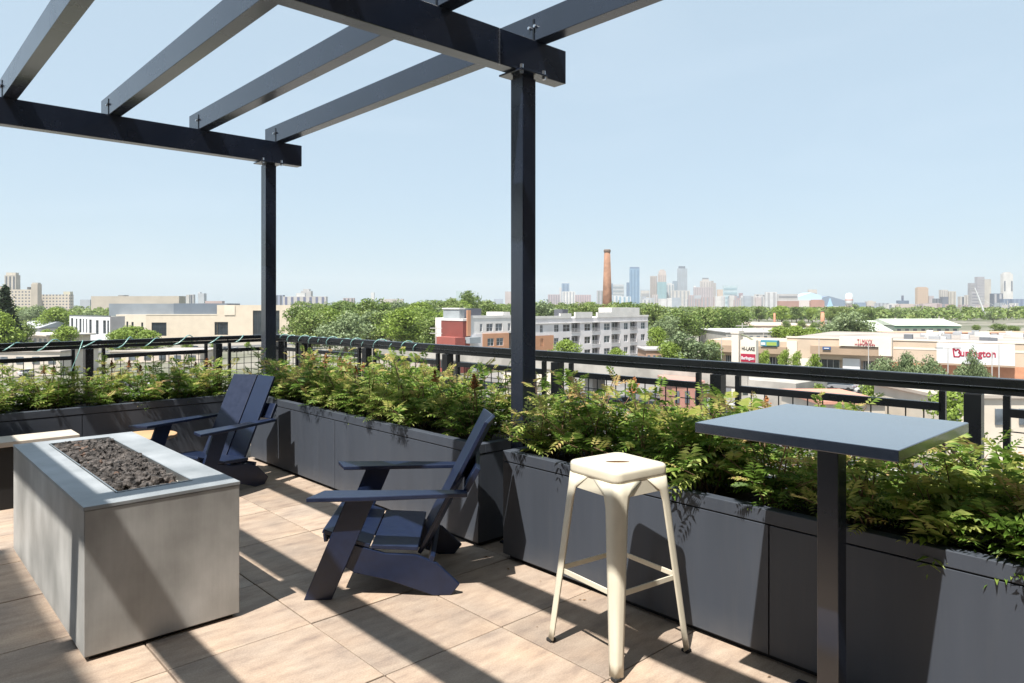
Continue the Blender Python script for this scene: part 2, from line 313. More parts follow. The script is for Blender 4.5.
for x in RX:
    ra=pg(MB().box(x,x+.10,-2.6,7.22,ZR+.012,ZR+.185),'rafter',M['steel'],bevel=.003)
    for yb in beams:
        pg(MB().box(x-.005,x-.0005,yb+.015,yb+.028,ZR+.006,ZR+.15),'bracket',M['rail'],ra,0)
        for dy in (.005,.055):
            b=MB(); bolt(b,x-.003,yb+dy,ZR+.10,'x',.010,.012); pg(b,'bolt',M['bolt'] if dy>.01 or yb<5 else M['rail'],ra,0)
# chain hanging down the beam face
ch=MB(); cx=2.83
for k in range(18):
    z=ZB+BH-.006-k*.0122
    ch.box(cx-.0035,cx+.0035,3.171,3.178,z-.009,z) if k%2 else ch.box(cx-.0015,cx+.0015,3.169,3.178,z-.009,z)
ch.build('chain',M['bolt'],label='thin silver chain down the face of the nearer overhead pergola beam',cat='chain')
# ================================================================= RAILING
def railing(A,B,posts,label,cord=False):
    A=Vector(A); B=Vector(B); d=(B-A); Ln=d.length; an=math.atan2(d.y,d.x)
    rt=empty('railing',(A.x,A.y,0),an,label=label,cat='railing',group='black metal railings round the terrace edge')
    MB().box(0,Ln,-.035,.035,1.018,1.07).box(0,Ln,-.022,.022,.972,1.014).build('top_rail',M['rail'],rt,.006)
    prev=0.
    pp=[p for p in posts]
    spans=[]
    for p in pp:
        MB().box(p-.045,p+.045,-.045,.045,-.04,.970).build('railing_post',M['rail'],rt,.004)
        for s in (-1,1):
            MB().box(p+s*.165-.018,p+s*.165+.018,-.018,.018,.06,.970).build('baluster',M['rail'],rt,.002)
        a=prev; 
        if p-.165>a+.1: spans.append((a,p-.165))
        prev=p+.165
    spans.append((prev,Ln))
    for a,b in spans:
        if b-a<.1: continue
        MB().box(a,b,-.018,.018,.846,.896).build('middle_rail',M['rail'],rt,.002); MB().box(a,b,-.018,.018,.06,.09).build('bottom_rail',M['rail'],rt,.002)
        wm=MB(); n=max(1,round((b-a)/.1))
        for i in range(1,n): x=a+(b-a)*i/n; wm.box(x-.0035,x+.0035,-.0035,.0035,.09,.846)
        for i in range(1,9): z=.09+.756*i/9; wm.box(a,b,-.0075,-.0035,z-.0035,z+.0035)
        wm.build('wire_mesh',M['rail'],rt)
    return rt
CR=(4.50,10.0)
def raily(px):
    v=FW+RT*((px-CX)/F); return 4.992/(v.x+.0492*v.y)*v.y
ysr=[raily(p) for p in (976,719,558,448,367,303)]
ln=(Vector((4.985,.1))-Vector(CR)).length
railing((4.50,10.0),(5.10,-2.2),[.16]+[10.0-y for y in reversed(ysr)]+[10.0-ysr[0]+1.5,10.0-ysr[0]+3.0],'long black railing behind the planters, running right from the corner')
railing((-3.0,9.32),(4.46,9.995),[.35,1.95,3.55,5.08,6.68],'black railing along the left edge behind the far planter')
# teal cord of string lights wound round the rail
def wrap(A,B,turns,r=.055,zc=1.03,ph=0):
    pts=[]; A=Vector((*A,zc)); B=Vector((*B,zc)); d=(B-A).normalized(); s=d.cross(Vector((0,0,1))); n=int(turns*14); rr=random.Random(5)
    for i in range(n+1):
        t=i/n; a=2*math.pi*turns*t+ph+.8*math.sin(t*turns*1.7)
        rr_=r*(1+.25*math.sin(t*turns*2.9))
        pts.append(A+(B-A)*t+s*math.cos(a)*rr_+Vector((0,0,math.sin(a)*rr_)))
    return pts
def railpt(y): return (4.50+(10.0-y)*.6/12.2,y)
m_=MB(); m_.tube(wrap(railpt(9.75),railpt(6.6),12,.047),.0055,5); m_.build('string_light_cord',M['cord'],smooth=True,label='pale teal cord wound round the long railing near the corner post',cat='cord')
m_=MB(); m_.tube(wrap((-.2,9.57),(4.0,9.95),11,ph=1),.0065,5)
m_.tube([(1.99,9.72,1.08),(1.93,9.70,.9),(1.86,9.69,.72)],.005,5)
m_.build('string_light_cord',M['cord'],smooth=True,label='pale teal cord wound round the left edge railing, one end dangling',cat='cord')
# ================================================================= PLANTERS
def planter(x0,x1,y0,y1,label,seams,face):
    rt=empty('planter',(x0,y0,0),0,label=label,cat='planter',group='long grey metal planters along the terrace edge')
    X=x1-x0; Y=y1-y0; H=.637
    # recessed plinth
    MB().box(.03,X-.03,.03,Y-.03,.0,.03).build('plinth',M['planter_dark'],rt)
    # outer panels below the lip, with thin open seams
    t=.012
    cuts=[0]+seams+[Y if face=='x' else X]
    for a,b in zip(cuts[:-1],cuts[1:]):
        a+=.003 if a else 0; b-=.003 if b<cuts[-1] else 0
        if face=='x': MB().box(0,t,a,b,.028,.572).build('panel',M['planter'],rt,.0015)
        else: MB().box(a,b,0,t,.028,.572).build('panel',M['planter'],rt,.0015)
    o=MB()
    if face=='x': o.box(t+.001,X,0,t,.028,.572); o.box(t+.001,X,Y-t,Y,.028,.572); o.box(X-t,X,t,Y-t,.028,.572)
    else: o.box(0,t,t+.001,Y,.028,.572); o.box(X-t,X,t+.001,Y,.028,.572); o.box(t,X-t,Y-t,Y,.028,.572)
    o.build('side_panel',M['planter'],rt,.0015)
    MB().box(.016,X-.016,.016,Y-.016,.04,.573).build('liner',M['planter_dark'],rt)
    # rolled lip: band plus flat rim
    lp=MB(); w=.055; z0=.578; z1=H
    lp.box(-.002,w,-.002,Y+.002,z0,z1); lp.box(X-w,X+.002,-.002,Y+.002,z0,z1); lp.box(w,X-w,-.002,w,z0,z1-.0005); lp.box(w,X-w,Y-w,Y+.002,z0,z1-.0005)
    lp.build('rim',M['planter'],rt,.003)
    MB().box(w,X-w,w,Y-w,.574,.60).build('soil',M['soil'],rt)
    return rt
PX0,PX1=2.82,3.40
planter(PX0,PX1,-2.2,3.13,'long grey planter behind the cream stool and high table',[1.0,2.2,3.66],'x')
planter(PX0,PX1,3.36,6.80,'long grey planter behind the two navy chairs, between the posts',[1.79],'x')
planter(-4.2,2.74,6.86,7.46,'dark grey planter along the left edge, behind the stone bench',[2.0,3.8,5.6],'y')
# ================================================================= SHRUBS
def pinnate(mb,base,d,up,L,n,r,wl=.30,droop=.5,LL=None):
    d=d.normalized(); side=d.cross(up)
    if side.length<.1: side=d.cross(Vector((1,0,0)))
    side.normalize(); up=side.cross(d).normalized()
    LL=LL or L*r.uniform(.30,.40); pts=[]
    for i in range(n+2):
        t=i/(n+1); pts.append(base+d*L*t-Vector((0,0,1))*droop*L*t*t*.6)
    for i in range(1,n+2):
        p=pts[i]; tang=(pts[i]-pts[i-1]).normalized(); t=i/(n+1)
        ll=LL*(math.sin(math.pi*min(1,.25+.75*t)*.93)+.12)
        if i==n+1: dirs=[tang]
        else: dirs=[(side*s+tang*.55+up*r.uniform(-.1,.3)).normalized() for s in (1,-1)]
        for q in dirs:
            nrm=(up+Vector((r.uniform(-.3,.3),r.uniform(-.3,.3),0))).normalized(); s2=q.cross(nrm).normalized(); hw=ll*wl*.5
            tip=p+q*ll-Vector((0,0,1))*ll*.22; mid=p+q*ll*.42+nrm*ll*.05
            mb.quad(p,mid-s2*hw,tip,mid+s2*hw)
def shrub_mesh(seed,h=.42,spread=.26,seeds=2,big=1.):
    r=random.Random(seed); root=empty('shrub_proto')
    st=MB(); lf=MB(); yg=MB(); sd=MB()
    ns=19
    for k in range(ns):
        a=r.uniform(0,6.283); rad=r.uniform(.25,1)*spread; hh=h*(r.uniform(.5,.95)*(1.12-.35*rad/spread) if k%5 else r.uniform(1.,1.2))
        b0=Vector((r.uniform(-.07,.07),r.uniform(-.07,.07),0)); tip=Vector((math.cos(a)*rad,math.sin(a)*rad,hh))
        mid=b0.lerp(tip,.5)+Vector((0,0,hh*.12)); P=[b0,mid,tip]; st.tube(P,.0045,4,.002)
        nl=10
        for j in range(nl):
            t=.18+.82*j/(nl-1); p=b0.lerp(mid,t*2) if t<.5 else mid.lerp(tip,t*2-1)
            an=j*2.4+r.uniform(-.5,.5); el=r.uniform(-.15,.85)+(.45 if j>nl-4 else 0)
            d=Vector((math.cos(an)*math.cos(el),math.sin(an)*math.cos(el),math.sin(el)))
            tgt=yg if (j>=nl-2 and r.random()<.6) or r.random()<.04 else lf
            pinnate(tgt,p,d,Vector((0,0,1)),big*r.uniform(.08,.16)*(1 if j<nl-2 else .8),r.choice([5,6,7]),r,.33,r.uniform(.0,.9))
    for k in range(seeds):
        a=r.uniform(0,6.283); rad=r.uniform(.1,.8)*spread; z=h*r.uniform(.92,1.06)
        p0=Vector((0,0,h*.3)); p=Vector((math.cos(a)*rad,math.sin(a)*rad,z)); st.tube([p0,p],.003,4)
        for j in range(150):
            t=r.random(); q=p+Vector((r.gauss(0,.013)*(1.15-t),r.gauss(0,.013)*(1.15-t),-.02+t*.085)); s=r.uniform(.004,.009)
            u=Vector((r.gauss(0,1),r.gauss(0,1),r.gauss(0,1))).normalized(); v=u.orthogonal().normalized()
            sd.quad(q-u*s,q-v*s,q+u*s,q+v*s)
        sd.build('seed_head',M['seed'],root); sd=MB()
    st.build('stem',M['stem'],root); lf.build('leaves',M['leaf'],root); yg.build('young_leaves',M['leaf_young'],root)
    index(root); return root
protos=[shrub_mesh(11,.42,.29,1),shrub_mesh(12,.40,.32,0),shrub_mesh(13,.44,.28,2),shrub_mesh(14,.38,.33,0),shrub_mesh(15,.43,.28,1),shrub_mesh(16,.38,.33,0,1.35)]
ordn=['first','second','third','fourth','fifth','sixth','seventh','eighth','ninth','tenth','eleventh','twelfth','thirteenth','fourteenth','fifteenth','sixteenth','seventeenth','eighteenth','nineteenth','twentieth','twenty-first','twenty-second']+['twenty-'+x for x in ('third','fourth','fifth','sixth','seventh','eighth','ninth')]+['thirtieth']+['thirty-'+x for x in ('first','second','third','fourth','fifth','sixth','seventh','eighth','ninth')]+['fortieth']+['forty-'+x for x in ('first','second','third','fourth','fifth','sixth','seventh','eighth','ninth')]
r1=random.Random(21); used=set()
def put_shrub(pi,x,y,s,label,sz=None):
    global used
    loc=(x,y,.585); rz=r1.uniform(0,6.28); sc=(s,s,(sz or s)*r1.uniform(.84,1.04))
    o=clone(protos[pi],loc,rz,sc,label,'feathery shrubs growing in the planters'); o.name='leafy_shrub'; o['category']='shrub'; used.add(pi); return o
def rowx(y0,y1,step,x,what):
    n=int((y1-y0)/step); 
    for i in range(n+1):
        y=y1-(y1-y0)*i/n
        put_shrub(5 if (x<3.1 and y<2.2 and r1.random()<.6) else r1.randrange(5),x+r1.uniform(-.03,.03),y+r1.uniform(-.05,.05),r1.uniform(.9,1.12),what%ordn[i])
rowx(3.55,6.62,.34,2.99,'feathery shrub, %s from the corner, front row, planter behind the navy chairs')
rowx(3.50,6.55,.36,3.24,'feathery shrub, %s from the corner, back row, planter behind the navy chairs')
rowx(-1.2,2.90,.33,2.99,'feathery shrub, %s from the post, front row, planter behind the cream stool')
rowx(-1.1,2.86,.35,3.24,'feathery shrub, %s from the post, back row, planter behind the cream stool')
def rowy(x0,x1,step,y,what):
    n=int((x1-x0)/step)
    for i in range(n+1): put_shrub(r1.randrange(5),x1-(x1-x0)*i/n+r1.uniform(-.05,.05),y+r1.uniform(-.03,.03),r1.uniform(.85,1.0),what%ordn[i],.85)
rowy(-.9,2.55,.34,7.03,'feathery shrub, %s from the corner, front row, dark left edge planter')
rowy(-1.2,2.50,.36,7.28,'feathery shrub, %s from the corner, back row, dark left edge planter')
for p in protos:
    for c in KID[p.name]: bpy.data.objects.remove(c)
    bpy.data.objects.remove(p)
# ================================================================= FIRE PIT
FP=empty('fire_pit_table',(.70,3.40,0),0,label='rectangular grey concrete fire pit table filled with lava rock',cat='fire pit')
fx,fy,fz=.655,1.82,.652
hx0,hx1,hy0,hy1=.16,.495,.165,1.70
MB().box(.025,fx-.025,.025,fy-.025,.0,.022).build('plinth',M['black'],FP)
b=MB(); t=.05
b.box(0,fx,0,t,.02,fz-.022); b.box(0,fx,fy-t,fy,.02,fz-.022); b.box(0,t,t,fy-t,.02,fz-.022); b.box(fx-t,fx,t,fy-t,.02,fz-.022)
b.box(t,fx-t,t,fy-t,.3,.54)
# single welded shell: outer box as four mitred walls
b=MB()
def ring(b,x0,x1,y0,y1,X0,X1,Y0,Y1,z0,z1):
    O=[(x0,y0),(x1,y0),(x1,y1),(x0,y1)]; I=[(X0,Y0),(X1,Y0),(X1,Y1),(X0,Y1)]
    n=len(b.v)
    for z in (z0,z1):
        for p in O+I: b.v.append((*p,z))
    for i in range(4):
        j=(i+1)%4
        b.f.append((n+i,n+j,n+8+j,n+8+i)); b.f.append((n+4+j,n+4+i,n+12+i,n+12+j)); b.f.append((n+8+i,n+8+j,n+12+j,n+12+i)); b.f.append((n+j,n+i,n+4+i,n+4+j)); b.m+=[b.mi]*4
ring(b,0,fx,0,fy,t,fx-t,t,fy-t,.02,fz-.018)
b.build('body',M['pit'],FP,.003)
b=MB(); ring(b,-.0025,fx+.0025,-.0025,fy+.0025,hx0,hx1,hy0,hy1,fz-.0165,fz); b.build('top_slab',M['pit_top'],FP,.002)
b=MB(); ring(b,hx0+.003,hx1-.003,hy0+.003,hy1-.003,hx0+.009,hx1-.009,hy0+.009,hy1-.009,fz-.09,fz+.003); b.build('burner_lip',M['lip'],FP)
MB().box(hx0+.010,hx1-.010,hy0+.010,hy1-.010,fz-.09,fz-.036).build('sand_tray',M['sand'],FP)
rk=MB(); rr=random.Random(9)
ico=[]; g=(1+5**.5)/2
iv=[Vector(p).normalized() for p in ((-1,g,0),(1,g,0),(-1,-g,0),(1,-g,0),(0,-1,g),(0,1,g),(0,-1,-g),(0,1,-g),(g,0,-1),(g,0,1),(-g,0,-1),(-g,0,1))]
if_=[(0,11,5),(0,5,1),(0,1,7),(0,7,10),(0,10,11),(1,5,9),(5,11,4),(11,10,2),(10,7,6),(7,1,8),(3,9,4),(3,4,2),(3,2,6),(3,6,8),(3,8,9),(4,9,5),(2,4,11),(6,2,10),(8,6,7),(9,8,1)]
ev={}; vv=list(iv); ff=[]
def midp(a,b):
    k=(min(a,b),max(a,b))
    if k not in ev: ev[k]=len(vv); vv.append(((vv[a]+vv[b])/2).normalized())
    return ev[k]
for a,b_,c in if_:
    x,y,z=midp(a,b_),midp(b_,c),midp(c,a); ff+=[(a,x,z),(b_,y,x),(c,z,y),(x,y,z)]
for k in range(1700):
    x=rr.uniform(hx0+.02,hx1-.02); y=rr.uniform(hy0+.02,hy1-.02)
    if y<hy0+.17 and rr.random()<.75: continue
    s=rr.choice([.009,.012,.015,.018,.024])*rr.uniform(.85,1.1); lay=rr.random(); heap=.008*math.sin(math.pi*(x-hx0)/(hx1-hx0))
    if y<hy0+.16: heap-=.012
    z=fz-.045+lay*.034+heap; n=len(rk.v); sx,sy,sz=[rr.uniform(.7,1.3) for _ in range(3)]; rk.mi=1 if rr.random()<.03 else 0
    for v in vv: q=rr.uniform(.6,1.25); rk.v.append((x+v.x*s*sx*q,y+v.y*s*sy*q,z+v.z*s*sz*q*.85))
    for f in ff: rk.f.append(tuple(n+i for i in f)); rk.m.append(rk.mi)
rk.v=[(x+.70,y+3.40,z) for x,y,z in rk.v]
rk.build('lava_rocks',[M['lava'],M['lava_red']],kind='stuff',label='dark brown lava rocks heaped in the fire pit opening',cat='rocks')
# ================================================================= LOUNGE CHAIRS
def lounge(loc,rz,label):
    rt=empty('lounge_chair',loc,rz,label=label,cat='chair',group='navy slatted lounge chairs round the fire pit')
    cm=M['chair']; W2=.345; T=.024
    for s in (-1,1):
        y=s*W2; yo=y-T if s>0 else y
        MB().prism([(0,yo,0),(-.14,yo,0),(-.36,yo,.515),(-.215,yo,.515)],(0,T,0)).build('front_leg',cm,rt,.004)
        # arm: flat board, wider at the front
        a0=s*(W2-.075); a1=s*(W2+.075)
        pts=[(-.03 if s>0 else -.03,a1,.517),(-.30,s*(W2+.07),.517),(-.83,s*(W2+.02),.517),(-.83,s*(W2-.05),.517),(-.09,a0,.517)]
        MB().prism(pts,(0,0,.023)).build('armrest',cm,rt,.004)
        yi=s*(W2-T-.004); yi=yi-T if s>0 else yi
        MB().prism([(-.15,yi,.19),(-.12,yi,.315),(-.274,yi,.262),(-.406,yi,.222),(-.563,yi,.212),(-.672,yi,.167),(-.79,yi,.055),(-.745,yi,0),(-.655,yi,0),(-.42,yi,.085),(-.25,yi,.125)],(0,T,0)).build('side_runner',cm,rt,.004)
    w=W2-T-.006
    def board(p,q,y0,y1,th,name,off0=0,off1=0):   # slab in the u-z plane from p to q
        p=Vector((p[0],0,p[1])); q=Vector((q[0],0,q[1])); d=(q-p).normalized(); n=Vector((-d.z,0,d.x))
        if n.z<0 and name.startswith('seat'): n=-n
        m=MB(); P=[]
        for a in (p,q): P.append(a)
        c=[p,q,q+n*th,p+n*th]; n0=len(m.v)
        for yy,of in ((y0,off0),(y1,off1)):
            for v in c: m.v.append((v.x+of,yy,v.z))
        for f in ((0,1,2,3),(7,6,5,4),(0,4,5,1),(1,5,6,2),(2,6,7,3),(3,7,4,0)): m.f.append(f); m.m.append(0)
        return m.build(name,cm,rt,.004)
    board((-.085,.332),(-.325,.250),-w,w,.022,'seat_board')
    board((-.335,.246),(-.575,.232),-w,w,.022,'seat_board')
    board((-.096,.285),(-.090,.328),-w,w,.02,'front_rail')
    bw=.245
    for s in (-1,1): board((-.575,.20),(-.93,.885),s*.006,s*bw,.022,'back_board',-.035,0.01)
    board((-.808,.542),(-.872,.66),-W2+.03,W2-.03,.03,'back_rail')
    board((-.62,.15),(-.64,.21),-w,w,.025,'rear_rail')
    return rt
lounge((1.885,3.626,0),R(140.3),'navy lounge chair in full side view facing left, between fire pit and stool')
lounge((1.70,5.81,0),R(200),'navy lounge chair partly behind the fire pit, its back board to the planter')
# ================================================================= STOOL
ST=empty('bar_stool',(2.458,1.976,0),R(-7.3),label='cream metal bar stool with square seat beside the high table',cat='stool'); ST.scale=(1.03,1.03,1.053)
def rrect(h,r,n=5):
    P=[]
    for cx_,cy_,a0 in ((h-r,h-r,0),(-h+r,h-r,90),(-h+r,-h+r,180),(h-r,-h+r,270)):
        for i in range(n+1): a=R(a0+90*i/n); P.append((cx_+r*math.cos(a),cy_+r*math.sin(a)))
    return P
sm=MB(); rings=[(.1542,.722),(.1545,.738),(.1548,.757),(.1535,.765),(.149,.7705),(.142,.7725),(.11,.772),(.06,.7715)]
k=24
for h,z in rings: sm.v+=[(x,y,z) for x,y in rrect(h,h*.26)]
for i in range(len(rings)-1):
    for j in range(k): sm.f.append((i*k+j,i*k+(j+1)%k,(i+1)*k+(j+1)%k,(i+1)*k+j)); sm.m.append(0)
# hole ring in the middle (oval grip slot)
n=len(sm.v); src=rrect(.06,.06*.26)
for j,(x,y) in enumerate(src):
    a=R(7.5+15*j); sq=R(-36); ex,ey=  .052*math.cos(a-sq),.016*math.sin(a-sq); sm.v.append((ex*math.cos(sq)-ey*math.sin(sq),ex*math.sin(sq)+ey*math.cos(sq),.7705))
for j,(x,y) in enumerate(src):
    a=R(7.5+15*j); ex,ey=.050*math.cos(a-sq),.0145*math.sin(a-sq); sm.v.append((ex*math.cos(sq)-ey*math.sin(sq),ex*math.sin(sq)+ey*math.cos(sq),.757))
b0=(len(rings)-1)*k
for j in range(k): sm.f.append((b0+j,b0+(j+1)%k,n+(j+1)%k,n+j)); sm.m.append(0); sm.f.append((n+j,n+(j+1)%k,n+k+(j+1)%k,n+k+j)); sm.m.append(1)
so_=sm.build('seat',[M['stool'],mat('slot_primer',(.16,.075,.02),.6)],ST,smooth=True); 
for p_ in so_.data.polygons:
    if p_.index>=(len(rings)-3)*k: p_.use_smooth=False
sd_=so_.modifiers.new('solid','SOLIDIFY'); sd_.thickness=.003; sd_.offset=-1
for qx,qy in ((1,1),(-1,1),(-1,-1),(1,-1)):
    lm=MB(); N=14; kk=0
    for i in range(N+1):
        t=i/N; z=.724*(1-t)+.012*t
        c=.1545+(.213-.1545)*t; wd=.062*(1-t)+.034*t+.004+.07*max(0,1-t*9)**2; rad=.040*(1-t)+.012*t
        pass
        P=[(0,wd),(0,rad)]+[(rad-rad*math.cos(R(a)),rad-rad*math.sin(R(a))) for a in (22,45,68)]+[(rad,0),(wd,0)]
        P=[(0,wd),(0,wd*.55+rad*.45)]+P[1:-1]+[(wd*.55+rad*.45,0),(wd,0)]
        kk=len(P)
        for a,bb in P: lm.v.append((qx*(c-a),qy*(c-bb),z))
    for i in range(N):
        for j in range(kk-1):
            f=(i*kk+j,i*kk+j+1,(i+1)*kk+j+1,(i+1)*kk+j); lm.f.append(f if qx*qy>0 else f[::-1]); lm.m.append(0)
    lo=lm.build('leg',M['stool'],ST,smooth=True); sd_=lo.modifiers.new('solid','SOLIDIFY'); sd_.thickness=.003; sd_.offset=0
    fm=MB(); c=.202; fm.box(qx*c-.016,qx*c+.016,qy*c-.016,qy*c+.016,0,.014); fm.build('rubber_foot',M['rubber'],lo,.004)
for q in range(4):
    m=MB(); a_=math.pi/2*q; Mx=Matrix.Rotation(a_,4,'Z'); m.prism([Mx@Vector(p) for p in ((-.125,-.1538,.724),(.125,-.1538,.724),(.105,-.1560,.668),(-.105,-.1560,.668))],Mx@Vector((0,.003,0))); m.build('apron',M['stool'],ST,.001)
MB().box(-.06,.06,-.06,.06,.742,.748).build('slot_backing',mat('darkened_primer',(.10,.045,.015),.6),ST)  # plate added under the slot, primer darkened so the hole reads shaded
zb=.31; c=.178
for a,b_ in (((-c,-c),(c,-c)),((c,-c),(c,c)),((c,c),(-c,c)),((-c,c),(-c,-c))):
    d=Vector((b_[0]-a[0],b_[1]-a[1],0)); m=MB(); A=Vector((*a,zb)); B=Vector((*b_,zb)); s=d.cross(Vector((0,0,1))).normalized()
    m.prism([A-s*.003+Vector((0,0,-.011)),A+s*.003+Vector((0,0,-.011)),A+s*.003+Vector((0,0,.011)),A-s*.003+Vector((0,0,.011))],d).build('stretcher',M['stool'],ST,.002)
for a,b_ in (((-.14,-.14),(.14,.14)),((-.14,.14),(.14,-.14))):
    A=Vector((*a,.695 if a[1]<0 else .69)); d=Vector((b_[0]-a[0],b_[1]-a[1],0)); s=d.cross(Vector((0,0,1))).normalized()
    MB().prism([A-s*.012,A+s*.012,A+s*.012+Vector((0,0,.004)),A-s*.012+Vector((0,0,.004))],d).build('seat_brace',mat('yellowed_paint',(.62,.45,.16),.5),ST)
# ================================================================= HIGH TABLE
zt=1.083; cc=Vector((2.543,1.08,0)); hu,hv,ang=.3346,.3524,-1.5605
HT=empty('high_table',(cc.x,cc.y,0),ang,label='tall dark rectangular bar table on a single square column',cat='table')
MB().box(-hu,hu,-hv,hv,zt-.036,zt).build('tabletop',M['table'],HT,.003)
MB().box(-.12,.12,-.12,.12,zt-.044,zt-.0365).build('mounting_plate',M['steel'],HT,.002)
MB().box(-.037,.037,-.037,.037,.012,zt-.045).build('column',M['steel'],HT,.004)
MB().box(-.22,.22,-.22,.22,0,.011).build('base_plate',M['steel'],HT,.003)
# ================================================================= BENCH and SIDE TABLE behind the pit
BN=empty('stone_bench',(-.9,6.30,0),0,label='pale stone bench top on black base, left behind the fire pit',cat='bench')
MB().box(0,2.17,0,.30,.462,.50).build('bench_top',M['bench'],BN,.004)
MB().box(.04,2.10,.04,.27,0,.453).build('bench_base',M['black'],BN,.004)
SD=empty('side_table',(1.80,6.50,0),0,label='small round tan side table between the fire pit and left planter',cat='table')
MB().lathe([(.22,.375),(.235,.38),(.238,.39),(.235,.402),(.225,.405)],k=32).build('tabletop',M['tanwood'],SD)
MB().lathe([(.12,0),(.12,.015),(.03,.03),(.025,.374)],k=16).build('pedestal',M['black'],SD)
#__FAR__
# ================================================================= FAR: helpers
def wallmat(name,c,var=.06,scale=.5): 
    return mat(name,c,.85,0,var,scale)
MC={}
def cm(c,var=.07,scale=.35):
    k=tuple(round(x,3) for x in c)
    if k not in MC: MC[k]=wallmat('wall_colour',k,var,scale)
    return MC[k]
class Fac:                                       # a facade line standing at its own distance; local x along it, -y towards the street
    def __init__(s,pxa,da,pxb,db,name,**tg):
        s.A=AT(pxa,da); s.B=AT(pxb,db); v=(s.B-s.A); s.L=v.length; s.an=math.atan2(v.y,v.x)
        s.root=empty(name,(s.A.x,s.A.y,GZ),s.an,**tg); s.dir=v.normalized(); s.d0=da; s.dd=(db-da)/s.L
        s.lr=RT.x*s.dir.x+RT.y*s.dir.y; s.lf=FW.x*s.dir.x+FW.y*s.dir.y; s.l0=RT.x*s.A.x+RT.y*s.A.y
    def u(s,px):
        t=(px-CX)/F; return (t*s.d0-s.l0)/(s.lr-t*s.lf)
    def d(s,u): return s.d0+s.lf*u
    def z(s,py,px): return ZY(py,s.d(s.u(px)))-GZ
    def holes(s,mb,u0,u1,z0,z1,H,dep=.25,y=0.):  # real openings with reveals; H = [(a,b,c,d)] ; returns nothing
        us=sorted({u0,u1,*[h[0] for h in H],*[h[1] for h in H]}); zs=sorted({z0,z1,*[h[2] for h in H],*[h[3] for h in H]})
        for a,b in zip(us[:-1],us[1:]):
            for c,d in zip(zs[:-1],zs[1:]):
                m,n=(a+b)/2,(c+d)/2
                if any(h[0]<m<h[1] and h[2]<n<h[3] for h in H): continue
                mb.quad((a,y,c),(b,y,c),(b,y,d),(a,y,d))
        for h in H:
            a,b,c,d=h[:4]; q=h[4] if len(h)>4 else dep
            mb.quad((a,y,c),(a,y,d),(a,y+q,d),(a,y+q,c)); mb.quad((b,y,d),(b,y,c),(b,y+q,c),(b,y+q,d))
            mb.quad((a,y,d),(b,y,d),(b,y+q,d),(a,y+q,d)); mb.quad((b,y,c),(a,y,c),(a,y+q,c),(b,y+q,c))
    def body(s,mb,u0,u1,y0,y1,z0,z1,front=False):
        P=lambda x,y,z:(x,y,z)
        if front: mb.quad((u0,y0,z0),(u1,y0,z0),(u1,y0,z1),(u0,y0,z1))
        mb.quad((u1,y0,z0),(u1,y1,z0),(u1,y1,z1),(u1,y0,z1)); mb.quad((u1,y1,z0),(u0,y1,z0),(u0,y1,z1),(u1,y1,z1))
        mb.quad((u0,y1,z0),(u0,y0,z0),(u0,y0,z1),(u0,y1,z1)); mb.quad((u0,y0,z1),(u1,y0,z1),(u1,y1,z1),(u0,y1,z1))
    def win(s,a,b,c,d,mf,mg,nx=2,nz=2,dep=.18,y=0.,par=None,name='window'):
        fr=MB(); w=.07; yy=y+dep-.06
        fr.box(a,b,yy,yy+.05,c,c+w); fr.box(a,b,yy,yy+.05,d-w,d); fr.box(a,a+w,yy,yy+.05,c+w,d-w); fr.box(b-w,b,yy,yy+.05,c+w,d-w)
        for i in range(1,nx): x=a+(b-a)*i/nx; fr.box(x-.04,x+.04,yy+.002,yy+.045,c+w,d-w)
        for i in range(1,nz): z=c+(d-c)*i/nz; fr.box(a+w,b-w,yy+.004,yy+.043,z-.03,z+.03)
        f=fr.build(name,mf,par or s.root); MB().box(a,b,y+dep,y+dep+.03,c,d).build('pane',mg,f); return f
def sign_text(txt,u,z,h,m,parent,y=-.06,width=None,name='lettering',bold=0.,ext=.04):
    cu=bpy.data.curves.new(name,'FONT'); cu.body=txt; cu.size=h/.7; cu.extrude=ext; cu.offset=bold; cu.align_x='CENTER'; cu.align_y='CENTER'
    o=bpy.data.objects.new(name,cu); col.objects.link(o)
    bpy.context.view_layer.update(); dg=bpy.context.evaluated_depsgraph_get(); me=bpy.data.meshes.new_from_object(o.evaluated_get(dg)); bpy.data.objects.remove(o)
    me.materials.clear(); me.materials.append(m); o=bpy.data.objects.new(name,me); col.objects.link(o); o.parent=parent
    xs=[v.co.x for v in me.vertices]; wd=max(xs)-min(xs); sx=(width/wd) if width else 1
    o.location=(u,y,z); o.rotation_euler=(R(90),0,0); o.scale=(sx,1,1); return o
# ================================================================= APARTMENTS across the rail bridge
Yf=123.
def dY(px):
    t=(px-CX)/F; v=FW+RT*t; return Yf/v.y
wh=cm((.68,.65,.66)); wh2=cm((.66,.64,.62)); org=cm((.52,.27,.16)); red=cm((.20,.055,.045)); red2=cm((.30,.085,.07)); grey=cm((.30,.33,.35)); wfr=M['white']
A1=Fac(514,dY(514),648,dY(648),'apartment_building',label='long pale lilac grey four-storey apartment block with rows of recessed balconies',cat='building')
u=A1.u; H=[]; wins=[]; bal=[]
rows=[(1.0,2.6),(4.4,6.0),(7.8,9.4),(10.6,12.2)]
zt_=A1.z(317.5,600)
rz=[A1.z(y,600) for y in (357.8,346.8,336.6,326.6)]    # row centres
rz=[rz[3]-3.35*k for k in (3,2,1,0)]
cols_w=[(540,543),(554.2,558.8),(563,570),(584.5,590.5),(604,610),(624,628),(641,645)]
cols_b=[(571.5,580),(592,600),(611.5,620),(630,637)]
